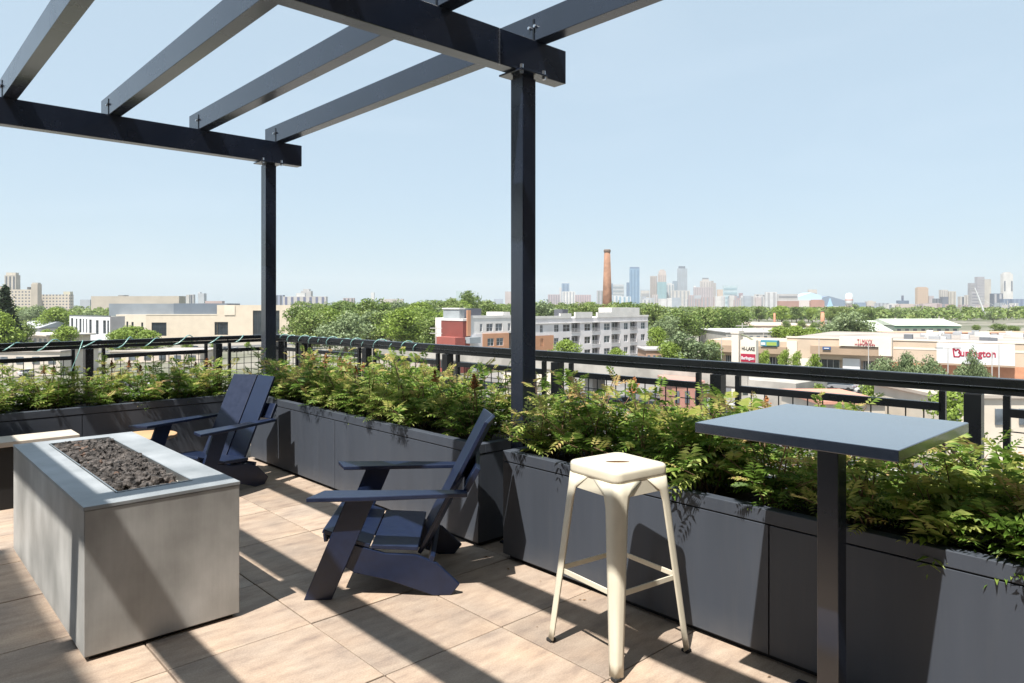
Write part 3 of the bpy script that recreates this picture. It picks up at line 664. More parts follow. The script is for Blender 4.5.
for zc in rz:
    for a,b in cols_w:
        if zc-1.0<.3: continue
        hh=(u(a),u(b),zc-1.0,zc+.85); H.append(hh); wins.append(hh)
    for a,b in cols_b:
        hh=(u(a),u(b),max(.2,zc-1.25),zc+1.15,.9); H.append(hh); bal.append(hh)
b=MB(); uo=u(553.4)
Hl=[h for h in H if h[1]<uo]; Hr=[h for h in H if h[0]>uo]
A1.holes(b,u(514),uo,rz[1]+5.1 if False else rz[2]+1.6,zt_+.3,[h for h in Hl if h[2]>rz[2]+1.6])
A1.holes(b,uo,u(648),0,zt_,Hr); A1.body(b,u(514),u(648),0,14,0,zt_)
b.build('wall',wh,A1.root)
b=MB(); A1.holes(b,u(514)-.02,uo-.02,0,rz[2]+1.55,[h for h in Hl if h[3]<rz[2]+1.6],y=-.12); A1.body(b,u(514)-.02,uo-.02,-.12,0,0,rz[2]+1.55); b.build('brick_wall',org,A1.root)
for h in wins:
    yy=-.12 if (h[1]<uo and h[3]<rz[2]+1.6) else 0
    A1.win(*h[:4],wfr,M['glass'] if (h[0]*7)%3<1.7 else M['glass_grey'],2,2,y=yy)
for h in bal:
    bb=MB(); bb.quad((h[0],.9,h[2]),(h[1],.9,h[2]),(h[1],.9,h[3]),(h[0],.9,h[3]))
    f=bb.build('balcony',cm((.10,.095,.10)),A1.root)  # back wall darkened: the shade of the recess is in its colour
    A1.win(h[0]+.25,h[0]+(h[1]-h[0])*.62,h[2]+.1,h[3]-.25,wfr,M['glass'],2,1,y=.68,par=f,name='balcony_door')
    rl=MB(); rl.box(h[0],h[1],-.08,-.03,h[2]+.95,h[2]+1.0)
    n=int((h[1]-h[0])/.22)
    for i in range(n+1): x=h[0]+(h[1]-h[0])*i/n; rl.box(x-.015,x+.015,-.07,-.04,h[2],h[2]+.95)
    rl.box(h[0]-.05,h[1]+.05,-.1,.0,h[2]-.12,h[2]); rl.build('balcony_railing',cm((.5,.49,.5)),f)
b=MB()
for i,(x0,x1,dz) in enumerate(((514,560,.6),(560,571,1.2),(575,592,1.5),(597,611,1.4),(611,639,2.6),(639,648.3,.5))): b.box(u(x0),u(x1),-.15-i*.004,.35+4*(dz>2),zt_+.003*i,zt_+dz)
b.box(u(514),u(648),-.25,-.002,zt_-1.3,zt_-1.15)
b.build('parapet',wh2,A1.root)
MB().box(u(571),u(576.5),3,6,zt_+.01,zt_+2.2).build('roof_unit',cm((.08,.085,.10)),A1.root)
A2=Fac(463,dY(463),513.5,dY(513.5),'apartment_building',label='red, orange brick and white apartment block partly behind the nearer pergola post',cat='building')
u=A2.u; z=A2.z
zr=z(321,463)
MB().box(0,u(470),.02,8,0,zr).build('red_siding_wall',red,A2.root)
MB().box(-.1,u(469),-.05,8.3,zr+.002,zr+.5).build('white_trim',wh2,A2.root)
MB().box(u(453),-.003,-.8,6.5,0,z(337.5,455)).build('red_porch_block',red2,A2.root)
for zk in (1.0,4.2): MB().box(u(453)-.05,u(453)-.004,1.5,4.5,zk,zk+1.8).build('window',M['glass'],A2.root)
MB().box(.6,u(470),2,8,zr+.51,zr+2.6).build('roof_storey',grey,A2.root)
MB().box(.4,u(470.2),1.8,8.2,zr+2.603,zr+2.9).build('roof_edge',wh2,A2.root)
MB().box(u(466.5),u(470),-.3,.018,z(336,468),zr+2.4).build('brick_pier',org,A2.root)
H=[];Hb=[]
for zc in [A2.z(327.3,490)-3.35*k for k in range(4)]:
    for a,c in ((480,482.5),(486.5,493),(495.5,502.5),(508,510.5)):
        H.append((u(a),u(c),max(.3,zc-.95),zc+.85))
zo=A2.z(333.5,490)
b=MB(); A2.holes(b,u(470.1),u(513.5),zo,z(318,490),[h for h in H if h[2]>zo]); A2.body(b,u(470.1),u(513.5),0,13,0,z(318,490)); b.build('upper_wall',wh2,A2.root)
b=MB(); A2.holes(b,u(482),u(508),0,zo-.01,[h for h in H if h[3]<zo and h[0]>u(482.6) and h[1]<u(508)],y=-.35); A2.body(b,u(482),u(508),-.35,0,0,zo-.01); b.build('brick_wall',org,A2.root)
MB().box(u(470.1),u(481.9),-.2,-.01,0,zo-.02).build('side_wall',wh,A2.root)
MB().box(u(464),u(475),-2.0,-.31,A2.z(343,468),A2.z(337,468)).build('canopy',grey,A2.root)
for h in H:
    if h[2]>zo: A2.win(*h,wfr,M['glass_grey'],2,2)
    elif h[0]>u(482.6) and h[1]<u(508): A2.win(*h,wfr,M['glass_grey'],2,2,y=-.35)
MB().box(u(470.2),u(513),-.1,.3,z(318,490)+.003,z(318,490)+.6).build('parapet',wh2,A2.root)
MB().box(u(474),u(487),2,6,z(318,490)+.02,z(318,490)+2.2).build('roof_unit',cm((.10,.105,.13)),A2.root)
MB().box(u(506),u(513),1,7,z(318,490)+.02,z(312,510)).build('stair_tower',wh2,A2.root)
# ================================================================= RAIL BRIDGE (viaduct) in front of the apartments
VX=84.
vb=empty('rail_bridge',(VX,20,GZ),0,label='long pale concrete rail bridge crossing behind the railing, below the apartments',cat='bridge')
MB().box(-4,4,24,110,4.6,5.9).build('deck',M['conc_far'],vb)
MB().box(-4.3,-4.005,24,110,4.9,6.7).build('parapet_wall',M['conc_far'],vb)
rm=MB()
rm.box(-4.2,-4.14,24,110,7.5,7.56)
for k in range(43): y=24+k*2; rm.box(-4.2,-4.12,y-.03,y+.03,6.7,7.5)
rm.build('bridge_railing',cm((.2,.2,.21)),vb)
MB().box(-4.2,4.2,18,23.99,0,5.9).build('abutment',M['conc_far'],vb)
for y in range(34,110,18): MB().box(-1.5,1.5,y-.8,y+.8,0,4.59).build('pier',M['conc_far'],vb)
# ================================================================= CREAM BUILDING and white wing
cream=cm((.60,.52,.42),.05,.3); cream2=cm((.66,.59,.49),.04,.3); gpan=cm((.22,.25,.285),.08,.2); gpan2=cm((.13,.16,.20),.08,.2)
C=Fac(146,285,300.5,292,'cream_building',label='cream flat-roofed building with large dark windows and grey roof storey, left of the corner post',cat='building')
u,z=C.u,C.z
H=[(u(151.5),u(166.5),z(336,160),z(322.5,160)),(u(214.5),u(228),z(335,220),z(322,220)),(u(252.8),u(279.5),z(336,265),z(310.5,265))]
b=MB(); C.holes(b,u(146),u(217),0,z(315,180),[H[0],H[1]] if False else [H[0],(u(214.5),u(217),H[1][2],H[1][3])],dep=.5)
C.body(b,u(146),u(217),0,30,0,z(315,180)); 
C.holes(b,u(217),u(300.5),0,z(305,260),[(u(217),u(228),H[1][2],H[1][3]),H[2]],dep=.5); C.body(b,u(217),u(300.5),0,26,0,z(305,260))
b.build('wall',cream,C.root)
C.win(*H[0],cm((.05,.05,.06)),M['glass'],4,3,dep=.5); C.win(*H[1],cm((.05,.05,.06)),M['glass'],3,3,dep=.5); C.win(*H[2],cm((.05,.05,.06)),M['glass'],6,5,dep=.5)
MB().box(u(224.5),u(235),-.25,-.01,z(315,230),z(305.2,230)).build('pale_panel',cream2,C.root)
MB().box(u(171),u(224.4),3,24,z(316,200),z(303.4,200)).build('grey_roof_storey',gpan2,C.root)
MB().box(u(105),u(170.9),3.5,24,z(316,150),z(303.6,150)).build('roof_storey',gpan,C.root)
MB().box(u(146),u(217),-.12,.25,z(315,180)+.01,z(315,180)+.35).build('parapet',cream2,C.root)
C2=Fac(116,283.5,146,285.1,'cream_annex',label='pale cream corner block with narrow windows, left end of the cream building',cat='building')
u,z=C2.u,C2.z; b=MB(); H=[(u(a),u(c),z(332,130),z(y,130)) for a,c,y in ((118,119.6,321),(121.5,124.6,321),(126.4,128.2,321.5),(131.5,133.6,322),(141.2,143.2,322.5))]
C2.holes(b,0,C2.L-.02,0,z(314.5,130),H,dep=.3); C2.body(b,0,C2.L-.02,0,10,0,z(314.5,130)); b.build('wall',cream2,C2.root)
for h in H: C2.win(*h,cm((.05,.05,.06)),M['glass'],1,3,dep=.3)
Wg=Fac(69.5,264,110,246,'white_wing_building',label='white metal-clad wing with irregular tall narrow windows',cat='building')
u,z=Wg.u,Wg.z; b=MB()
H=[(u(a),u(c),z(y1,90),z(y0,90)) for a,c,y0,y1 in ((71,73.2,318.5,332),(75.8,77.3,319,332.5),(79.4,81.4,319,333),(82.8,84,319,333),(86,87.2,319,333.5),(89.2,91.7,319.5,334),(95.8,98.6,320,334),(103,106,320,333),(107.2,109,320,333))]
H+=[(u(a),u(c),z(350,90),z(342,90)) for a,c in ((73,75),(78,80),(84,86),(90,92),(97,99),(104,106))]
Wg.holes(b,0,Wg.L-.05,0,z(316.2,90),H,dep=.3); Wg.body(b,0,Wg.L-.05,0,5,0,z(316.2,90)); b.build('wall',M['white'],Wg.root)
for h in H: Wg.win(*h,cm((.1,.1,.11)),M['glass'],1,4,dep=.3)
MB().box(Wg.L-.045,Wg.L+.1,.0,5,0,z(316.0,90)).build('end_wall',cm((.50,.46,.45)),Wg.root)
MB().box(0,Wg.L,-.1,.3,z(316.2,90)+.005,z(315.4,90)).build('roof_edge',cm((.12,.13,.15)),Wg.root)
Hs=Fac(13,216,49,205,'low_beige_building',label='low beige building with grey flat roof and dark eaves, far left',cat='building')
u,z=Hs.u,Hs.z
MB().box(u(15),u(48),0,12,0,z(335.5,30)).build('wall',cm((.50,.45,.38)),Hs.root)
MB().box(u(13),u(50),-1,13,z(335.3,30),z(334,30)).build('roof',cm((.52,.47,.42)),Hs.root)
for i in range(6): MB().box(u(19+i*5),u(21.5+i*5),-.05,-.004,z(345,30),z(338,30)).build('window',M['glass_grey'],Hs.root)
Hs2=Fac(14,300,40,290,'white_house',label='small white-roofed building behind the low beige one, far left',cat='building')
MB().box(0,Hs2.L,0,14,0,Hs2.z(328,25)).build('wall',cm((.6,.58,.56)),Hs2.root)
MB().prism([(-.5,-.8,Hs2.z(327.6,25)),(-.5,14.8,Hs2.z(327.6,25)),(-.5,7,Hs2.z(321.5,25))],(Hs2.L+1,0,0)).build('roof',cm((.42,.44,.48)),Hs2.root)
# ================================================================= STRIP MALL on the right
S=Fac(708,169.5,1075,129.3,'shopping_centre',label='long tan strip mall of shops with sign panels, right beyond the railing',cat='building')
u,z=S.u,S.z
tan=cm((.50,.40,.31),.05,.3); band=cm((.34,.25,.18),.06,.4); crm=cm((.66,.60,.52),.03,.3); obr=cm((.50,.24,.14),.10,1.); shopw=cm((.56,.53,.5))
ztop=z(341.6,938); zb_=z(353.5,800)
def zz(py,px): return z(py,px)
zl=z(340.6,745); b=MB(); b.box(u(787),u(1070),0,46,zb_-1.,ztop); b.box(0,u(1070),1.5,46,0,zb_-1.002); b.build('wall',tan,S.root); MB().box(0,u(787)-.01,0,18,zb_-1.,zl).build('low_wall',tan,S.root)
MB().box(u(787)-.1,u(1070)+.2,-.15,.3,ztop+.002,ztop+.35).build('parapet',crm,S.root)
MB().box(u(787)+.3,u(1070)-.3,.35,45.6,ztop+.003,ztop+.06).build('roof',cm((.34,.30,.27),.2,.1),S.root)
MB().box(u(703),u(788),-1.6,-.003,zb_-.2,zb_+1.35).build('fascia_band',band,S.root)
MB().box(u(812),u(879.5),-1.6,-.003,z(354.2,840),z(346.2,840)).build('fascia_band',band,S.root)
MB().box(u(787.4),u(797.5),-.5,-.003,0,z(341.0,792)).build('cream_pier',crm,S.root)
MB().box(u(893.5),u(1070),-.06,-.004,z(349.6,915),z(347.5,915)).build('cream_stripe',crm,S.root)
MB().box(u(878),u(1070),-.05,1.49,0,zb_-1.01).build('brick_wall',obr,S.root)
for i,(a,c) in enumerate(((714,719),(724,731),(765,777),(779,785),(814,838),(846,858),(862,872))):
    f=MB().box(u(a),u(c),1.40,1.46,.15,zb_-1.2).build('shop_window',M['glass'],S.root)
    m=MB(); n=4
    for j in range(n+1): x=u(a)+(u(c)-u(a))*j/n; m.box(x-.05,x+.05,1.34,1.398,.1,zb_-1.2)
    m.build('window_frame',cm((.45,.45,.46)),f)
MB().box(u(843),u(860),-.3,1.38,0,z(358.5,850)).build('white_shop_wall',M['white'],S.root)
MB().box(u(797.7),u(811.5),-.02,1.49,0,zb_-1.01).build('pale_shop_wall',crm,S.root)
# coloured shop fascia
MB().box(u(763),u(779.5),-1.9,-.004,z(345.8,770),z(340,770)).build('blue_fascia',cm((.07,.24,.32)),S.root)
MB().box(u(769),u(779),-1.98,-1.903,z(345.2,774),z(341.8,774)).build('green_fascia',cm((.28,.38,.08)),S.root)
MB().box(u(763.5),u(767.8),-1.97,-1.903,z(344.5,766),z(342,766)).build('white_mark',M['white'],S.root)
# sign panels
sp=MB().box(u(841),u(893),-1.9,-.01,z(355.3,886) if False else z(346,860),z(336.6,860)); sp.box(u(880),u(893),-1.9,-.01,z(355.5,886),z(346,860)-.003); P1=sp.build('cream_sign_panel',crm,S.root)
redm=mat('sign_red',(.34,.015,.045),.5)
sign_text('T.J.MAXX',u(866.5),z(341.6,866),1.0,redm,P1,-1.96,u(874)-u(859),bold=.0)
sign_text('HomeGoods',u(866.5),z(344.3,866),.5,redm,P1,-1.96,u(876.5)-u(856.5),bold=.0)
P2=MB().box(u(937.8),u(1015),-2.2,-.01,z(363.5,975),z(343.6,975)).build('white_sign_panel',M['white'],S.root)
MB().box(u(937.6),u(1015.2),-2.25,-2.0,z(363.5,975)-.35,z(363.5,975)-.003).build('panel_shadow_strip',band,P2)  # brown strip stands in for the shadow line beneath the panel
tx=sign_text('urlington',u(978.5),z(353.0,978),1.32,redm,P2,-2.26,u(996.5)-u(961.5),bold=.04)
# the initial: a slanted B drawn as a band with two bowls
bm_=MB(); cxu,czz=u(957.6),z(352.3,957)
def stroke(pts,w=.20):
    for (x0,z0),(x1,z1) in zip(pts[:-1],pts[1:]):
        d=Vector((x1-x0,0,z1-z0)); n=Vector((-d.z,0,d.x)).normalized()*w/2; e=d.normalized()*w*.3
        A=Vector((x0,-2.26,z0))-e; B=Vector((x1,-2.26,z1))+e
        bm_.prism([A-n,B-n,B+n,A+n],(0,.05,0))
k=.95
stroke([(cxu+x*k,czz+zq*k) for x,zq in ((-.62,.85),(-.45,-.75),(.35,-.78),(.62,-.45),(.60,-.12),(.35,.10),(.52,.40),(.38,.68),(.10,.72),(-.16,.45),(-.35,.72),(-.62,.85))],.26)
bm_.build('lettering',redm,P2)
SB=MB().box(u(824.5),u(832.5),-1.9,-1.61,z(349.2,828),z(346.4,828)).build('blue_sign_panel',cm((.03,.08,.22)),S.root)
MB().box(u(826),u(831),-1.96,-1.903,z(348.3,828),z(347.4,828)).build('white_script',M['white'],SB)
# roof clutter
rc=random.Random(4)
for i,uu in enumerate(sorted(rc.uniform(u(895),u(1066)) for _ in range(46))):
    yy=rc.choice([6,11,16,21,26,31,36,41])+rc.uniform(-1,1); L_=rc.uniform(.9,2.4); m=MB()
    p=S.root.matrix_world
    loc=Vector((S.A.x,S.A.y,0))+Vector((math.cos(S.an)*uu-math.sin(S.an)*yy,math.sin(S.an)*uu+math.cos(S.an)*yy,GZ+ztop+.06))
    o=MB().box(-L_/2,L_/2,-.8,.8,.12,rc.uniform(.5,1.1)).box(-L_/2-.06,L_/2+.06,-.86,.86,0,.118)
    o=o.build('rooftop_unit',cm(rc.choice([(.45,.45,.46),(.32,.33,.35),(.55,.54,.52),(.14,.15,.17)])),bevel=.05)
    o.location=loc; o.rotation_euler=(0,0,S.an); tag(o,'small ventilation unit, %s from the left on the flat strip mall roof'%ordn[i],'roof unit','ventilation units on the strip mall roof')
# tall sign pylon by the street
PY=Fac(730,118,755,115,'sign_pylon',label='tall cream street sign pylon with black lettering over a red panel',cat='sign')
u,z=PY.u,PY.z
MB().box(u(731.5),u(738.5),0,1.6,0,z(331.5,735)).box(u(730.8),u(739.2),-.1,1.7,z(333.6,735),z(331.9,735)+.2).build('pillar',crm,PY.root)
MB().box(u(739.3),u(755),.35,1.25,z(380,745),z(340,745)).build('sign_board',crm,PY.root)
b=MB(); pts=[]
for i in range(9):
    t=i/8; px=739.2+t*13; py=335+ 6.5*t**1.6; pts.append((u(px),.8,z(py,px)))
b.tube(pts,.14,6); b.build('curved_arm',cm((.18,.20,.14)),PY.root)
MB().box(u(740.2),u(754.6),.20,.348,z(362,747),z(354,747)).build('red_panel',redm,PY.root)
blk=mat('sign_black',(.01,.01,.01),.6)
sign_text('HI-LAKE',u(747.3),z(349,747),.62,blk,PY.root,.33,u(754)-u(741),bold=.01)
sign_text('Burlington',u(747.3),z(358.3,747),.5,M['white'],PY.root,.17,u(753.8)-u(741),bold=.015)
lt=MB(); rl_=random.Random(8)
for i in range(30):
    if i<24: x,y=2.79-abs(rl_.gauss(0,.10)),rl_.uniform(-.5,6.6)
    else: x,y=rl_.uniform(.9,2.6),rl_.uniform(1.5,5.5)
    a=rl_.uniform(0,6.28); L_=rl_.uniform(.006,.02); w_=L_*.35; e=Vector((math.cos(a),math.sin(a),0)); q_=Vector((-e.y,e.x,0)); c=Vector((x,y,.004))
    lt.quad(c-e*L_,c-q_*w_+Vector((0,0,.003)),c+e*L_,c+q_*w_+Vector((0,0,.004)))
lt.build('leaf_litter',mat('dry_leaf',(.16,.09,.04),.9,0,.5,30),kind='stuff',label='tiny dry leaf bits scattered on the pavers',cat='leaves')
# ================================================================= OTHER BUILDINGS mid distance
def blk_(px0,px1,py,d,depth,c,name,label,roof=None,wins=0,yaw=0.,extra=None,pyb=None,wc=None,rows=1,cat='building',group=None,nwin=None,mfac=None):
    f=Fac(px0,d,px1,d*(1+yaw),name,label=label,cat=cat)
    if group: f.root['group']=group
    zt=ZY(py,d)-GZ; b=MB(); b.box(0,f.L,0,depth,0,zt); b.build('wall',mfac or cm(c),f.root)
    if roof: MB().box(-.3,f.L+.3,-.3,depth+.3,zt+.003,zt+max(.3,d*.0006)).build('roof',cm(roof),f.root)
    if wins:
        H=zt/max(1,rows); 
        for r in range(rows):
            for i in range(wins):
                a=f.L*(i+.28)/wins; c_=f.L*(i+.72)/wins; z0=zt-(r+1)*min(H,d*2.8/F*1.6) 
                z0=zt-(r+.75)*min(H,max(3.3,1.6*d/F)); z1=zt-(r+.30)*min(H,max(3.3,1.6*d/F))
                if z0>.3: MB().box(a,c_,-.12,-.004,z0,z1).build('window',wc or M['glass_grey'],f.root)
    if extra: extra(f,zt)
    return f
def ex_green(f,zt):
    g=cm((.20,.36,.26)); MB().box(-.4,f.L+.4,-.5,-.05,zt-.6,zt-.1).build('green_fascia',g,f.root)
    MB().prism([(-.6,-1.0,zt+.31),(-.6,f.L*0+22,zt+.31),(-.6,11,zt+2.6)],(f.L+1.2,0,0)).build('pitched_roof',cm((.52,.58,.48)),f.root)
blk_(895,959,326.3,262,20,(.50,.56,.47),'school_building','long low building with pale green walls and roof, above the strip mall',None,8,extra=ex_green)
def ex_g2(f,zt):
    MB().prism([(-.6,-1.2,zt+.01),(-.6,24,zt+.01),(-.6,12,zt+3.4)],(f.L+1.2,0,0)).build('pitched_roof',cm((.50,.54,.47)),f.root)
blk_(861,891,331.5,236,22,(.34,.30,.24),'green_roofed_hall','squat hall with broad grey-green roof beside the pale green building',None,5,extra=ex_g2)
blk_(889,1040,333.2,205,8,(.52,.27,.16),'orange_brick_building','long low orange brick wall line behind the strip mall roof',(.56,.32,.22))
blk_(726,776,332.5,215,30,(.36,.35,.33),'white_roofed_building','low building with broad white roof behind the sign pylon',(.55,.55,.56),7)
blk_(716,830,326,330,60,(.50,.37,.29),'long_tan_building','very long low tan roofed building before the far trees',(.52,.42,.35),0)
blk_(778,860,332.0,250,36,(.50,.46,.42),'pale_roofed_building','low pale grey roofed warehouse behind the mid trees',(.42,.40,.37),0)
blk_(646,668,350.5,150,10,(.40,.25,.18),'low_grey_building','low shed with grey roof right of the long apartment block',(.36,.34,.34),4)
blk_(672,702,383,88,7,(.40,.20,.16),'red_roofed_shed','low shed with faded red roof seen through the railing mesh',(.42,.24,.20),3)
blk_(820,885,404,70,10,(.56,.50,.42),'beige_shed','low beige shed seen through railing above the high table',(.52,.26,.19),4)
blk_(505,560,385,84,12,(.60,.54,.42),'cream_shed','low cream building seen through the mesh beside the nearer post',(.42,.37,.30),4)
blk_(940,1060,398,66,12,(.62,.55,.46),'cream_low_building','low cream building seen through the railing at the right edge',(.42,.37,.32),5)
blk_(380,430,349,160,12,(.52,.46,.42),'low_pale_building','low pale building left of the red apartment block, behind the railing',(.36,.32,.29),5)
blk_(-20,60,352,150,14,(.56,.50,.44),'low_pale_store','low pale store seen under the left railing',(.38,.34,.31),5)
blk_(110,200,352,185,14,(.58,.50,.44),'low_pink_store','low pinkish store seen under the left railing before the cream building',(.38,.34,.31),6)
def chimney(px,d,pyt,w0,w1,label,c=(.24,.135,.09),band=True,base=0):
    p=AT(px,d); rt=empty('brick_chimney',(p.x,p.y,GZ),.3,label=label,cat='chimney'); H_=ZY(pyt,d)-GZ
    MB().lathe([(w0/2,0),(w1/2,H_*.965)],k=20).build('shaft',mat('chimney_brick',c,.9,0,.15,.35,c2=[x*1.35 for x in c]),rt,smooth=True)
    MB().lathe([(w1/2*1.02,H_*.965+.01),(w1/2*1.16,H_*.972),(w1/2*1.16,H_*.99),(w1/2*1.05,H_)],k=20).build('crown',cm((.16,.12,.10)),rt)
    if base: MB().box(-base,base,-base,base,0,H_*.17).build('base',cm((.36,.18,.12)),rt)
    return rt
chimney(607.2,390,249.5,6.4,3.3,'tall tapering brown brick chimney left of the downtown towers',base=7)
chimney(822.5,330,311,2.0,1.5,'short orange brick chimney before the mid-distance trees',(.45,.20,.13))
chimney(774.5,420,312.5,1.5,1.1,'small thin brick stack above the long tan building',(.45,.20,.13))
# ---- left skyline
cream_t=brickfac('cream_window_grid',(.46,.41,.34),(.06,.07,.10),7,6.5,mortar=.28)
def tower(px0,px1,py,d,c,label,name='tower_block',depth=None,n=0,wc=(.12,.14,.18),cap=None,steps=None,mfac=None,horiz=0,yaw=.0,group=None,cat='tower'):
    f=Fac(px0,d,px1,d*(1+yaw),name,label=label,cat=cat)
    if group: f.root['group']=group
    L=f.L; dp=min(depth or 14,14,max(7,L)); g_=sum(c)/3; c=tuple((x*.8+g_*.2)*.76 for x in c); wc=tuple(x*.62 for x in wc); zt=ZY(py,d)-GZ; m=mfac or cm(c,.10,.04)
    MB().box(0,L,0,dp,0,zt).build('shaft',m,f.root)
    pr=max(.3,d*.00025)
    for i in range(n):
        a=L*(i+.30)/n; b_=L*(i+.70)/n; MB().box(a,b_,-pr,-.02,zt*.12,zt*.965).build('window_strip',cm(wc),f.root)
    for i in range(horiz):
        z0=zt*(.15+.82*(i+.2)/horiz); z1=zt*(.15+.82*(i+.65)/horiz); MB().box(L*.04,L*.96,-pr,-.02,z0,z1).build('window_band',cm(wc),f.root)
    if cap: MB().box(L*cap[0],L*cap[1],dp*.15,dp*.85,zt+.01,ZY(cap[2],d)-GZ).build('roof_crown',cm(cap[3]),f.root)
    if steps:
        zc=zt
        for (a,b_,py2) in steps:
            z2=ZY(py2,d)-GZ; MB().box(L*a,L*b_,dp*.1,dp*.9,zc+.01,z2).build('upper_stage',m,f.root); zc=z2
    return f
tower(4.5,15.8,275,1500,(.50,.45,.38),'pale art deco tower with vertical window strips, rising over the far left blocks',n=3,cap=(.08,.92,272.5,(.46,.42,.36)))
tower(-6,33,289.5,1480,(.50,.45,.38),'long pale grid-windowed block below the art deco tower',mfac=cream_t,depth=40,cap=(.83,.88,287,(.1,.1,.1)))
tower(31,37.5,284,1460,(.50,.43,.34),'plain pale corner tower at the end of the grid-windowed block',cap=(.05,.95,282.6,(.40,.37,.32)))
tower(38.5,69.5,294.5,1500,(.54,.50,.44),'lower pale window-grid block right of the corner tower',mfac=cream_t,depth=40,cap=(.78,1.,291.5,(.45,.43,.34)))
tower(-14,3,286,1400,(.52,.42,.32),'tan slab cut by the left picture edge, far off')
tower(91,179,296.2,900,(.50,.44,.36),'long windowless beige warehouse above the grey roof storey',n=0,cap=(.30,.36,295.2,(.2,.2,.2)),yaw=-.02)
tower(80,90,299.6,1100,(.40,.44,.50),'small blue-grey block left of the beige warehouse')
tower(186,189,294.8,1700,(.55,.53,.5),'slim white tower left of a dark one, over the cream building')
tower(189.5,193.5,294.5,1750,(.5,.5,.5),'pale tower with dark strip, middle of three over the cream building',n=1)
tower(198,204,293.3,1700,(.46,.5,.55),'grey-blue tower, rightmost of three over the cream building',cap=(0,.25,292,(.5,.5,.5)))
tower(205,222,301,1500,(.50,.36,.34),'low pinkish block just above the grey roof storey',horiz=1)
tower(274.5,283,295,1600,(.28,.32,.45),'blue-violet block immediately right of the far post',n=2)
tower(283,326,296.5,1500,(.55,.52,.50),'long white building with tall violet windows right of the far post',n=7,wc=(.18,.20,.33),cap=(.30,.50,293,(.5,.5,.5)))
tower(301,311,291,1550,(.55,.54,.54),'stepped white tower standing behind the long violet-windowed building',steps=[(.2,.8,289)])
tower(343,354,298,2200,(.50,.40,.40),'small pinkish block behind trees, middle left skyline',n=3)
tower(371,374,292.5,2000,(.7,.7,.7),'thin white spire among the trees of the left skyline')
tower(380,403,299,1700,(.55,.50,.48),'low pale pink building peeping over the woods',horiz=1)
tower(456,461,291,2600,(.42,.55,.58),'small teal glass tower left of the tall tree')
tower(505,511,291.5,2600,(.52,.44,.44),'pinkish tower half hidden by the nearer pergola post')
tower(494,503,299,2400,(.36,.42,.52),'low blue block beside the nearer post')
# ---- downtown
D=4100
tower(521,530,297,D,(.48,.40,.42),'low mauve block, first right of the nearer post')
tower(548,560,294.5,D,(.46,.36,.40),'broad mauve block with strips left of the slim blue tower',n=5,wc=(.28,.26,.32))
tower(559.5,562.4,287.5,D+60,(.66,.64,.64),'thin white tower touching the slim blue tower')
tower(561.8,569.3,283.2,D,(.20,.33,.50),'slim blue glass tower left of the chimney',n=2,wc=(.14,.24,.40),cap=(0,1,282.6,(.5,.5,.5)))
tower(562.5,575,291.5,D-80,(.70,.68,.66),'white low block at the foot of the slim blue tower',n=4,wc=(.4,.42,.48))
tower(575,591,294.8,D,(.52,.36,.37),'wide pink block left of the chimney',n=7,wc=(.36,.30,.36))
tower(597,604,290.5,D,(.42,.40,.44),'grey-pink tower directly left of the chimney',n=2,wc=(.24,.28,.28))
tower(610.5,613,283.5,D-60,(.16,.25,.36),'narrow dark blue sliver right against the chimney')
tower(612.5,624,284.5,D+40,(.50,.52,.54),'framed grey tower right of the chimney',horiz=5,wc=(.36,.42,.46))
tower(611,622,295.5,D-120,(.68,.67,.68),'white low block in front of the framed grey tower',n=3,wc=(.35,.5,.62))
tower(618,631,296.5,D-160,(.62,.66,.70),'white and sky-blue low block left of the tall blue tower',n=3,wc=(.25,.45,.62))
tower(626.8,630,282.5,D+50,(.10,.22,.40),'dark blue slab attached to the left of the tall blue tower')
tower(629.8,639.6,268.6,D,(.16,.33,.52),'tall blue glass tower with darker crown right of the chimney',n=3,wc=(.12,.26,.46),cap=(.02,.98,267,(.09,.15,.26)))
tower(641,649.5,290.5,D,(.56,.52,.48),'small beige block right of the tall blue tower',horiz=2,wc=(.4,.4,.42),cap=(0,1,289.6,(.3,.36,.42)))
tower(650.5,657,276,D,(.46,.38,.34),'brownish stone tower, left of a pair of stepped towers',n=4,wc=(.36,.31,.30))
tower(658.2,666.3,274,D+60,(.62,.50,.44),'peach stone tower with stepped top, right of the brownish tower',n=4,wc=(.52,.44,.42),steps=[(.1,.95,271),(.25,.8,269.6)])
tower(657.5,666.5,282,D-60,(.22,.42,.48),'teal glass block in front of the peach tower',n=3,wc=(.3,.5,.54))
tower(665.5,674,284,D-20,(.60,.60,.60),'pale block with small dark dome between teal and grey-blue towers',n=3,wc=(.35,.42,.48),steps=[(.25,.75,283)],cap=None)
tower(673,677.5,281,D+20,(.24,.34,.44),'dark blue tower tucked left of the round-shouldered tower')
tower(677.8,687.2,268.4,D,(.34,.40,.47),'tall grey-blue tower with dark crown, tallest of the middle skyline',n=5,wc=(.42,.46,.52),cap=(.12,.80,266.2,(.10,.12,.16)))
tower(671,690,290.5,D-80,(.58,.54,.50),'wide pale low block beneath the tall grey-blue tower',n=5,wc=(.4,.42,.46))
tower(694,713,287.2,D-40,(.50,.42,.44),'wide mauve block at the foot of the beige stepped tower',n=8,wc=(.42,.37,.40),cap=(.0,.1,285.8,(.6,.6,.6)))
tower(700.5,711,281,D,(.60,.54,.50),'beige stepped tower with dark flat crown',n=4,wc=(.48,.44,.43),steps=[(.18,.82,279.2)],cap=(.22,.78,277.9,(.14,.15,.18)))
tower(711.3,716,283,D+20,(.42,.38,.37),'grey-brown side slab right of the beige stepped tower',steps=[(0,.5,280.8)])
tower(717.5,723,289.5,D,(.64,.48,.36),'small orange-beige tower between brown and teal towers')
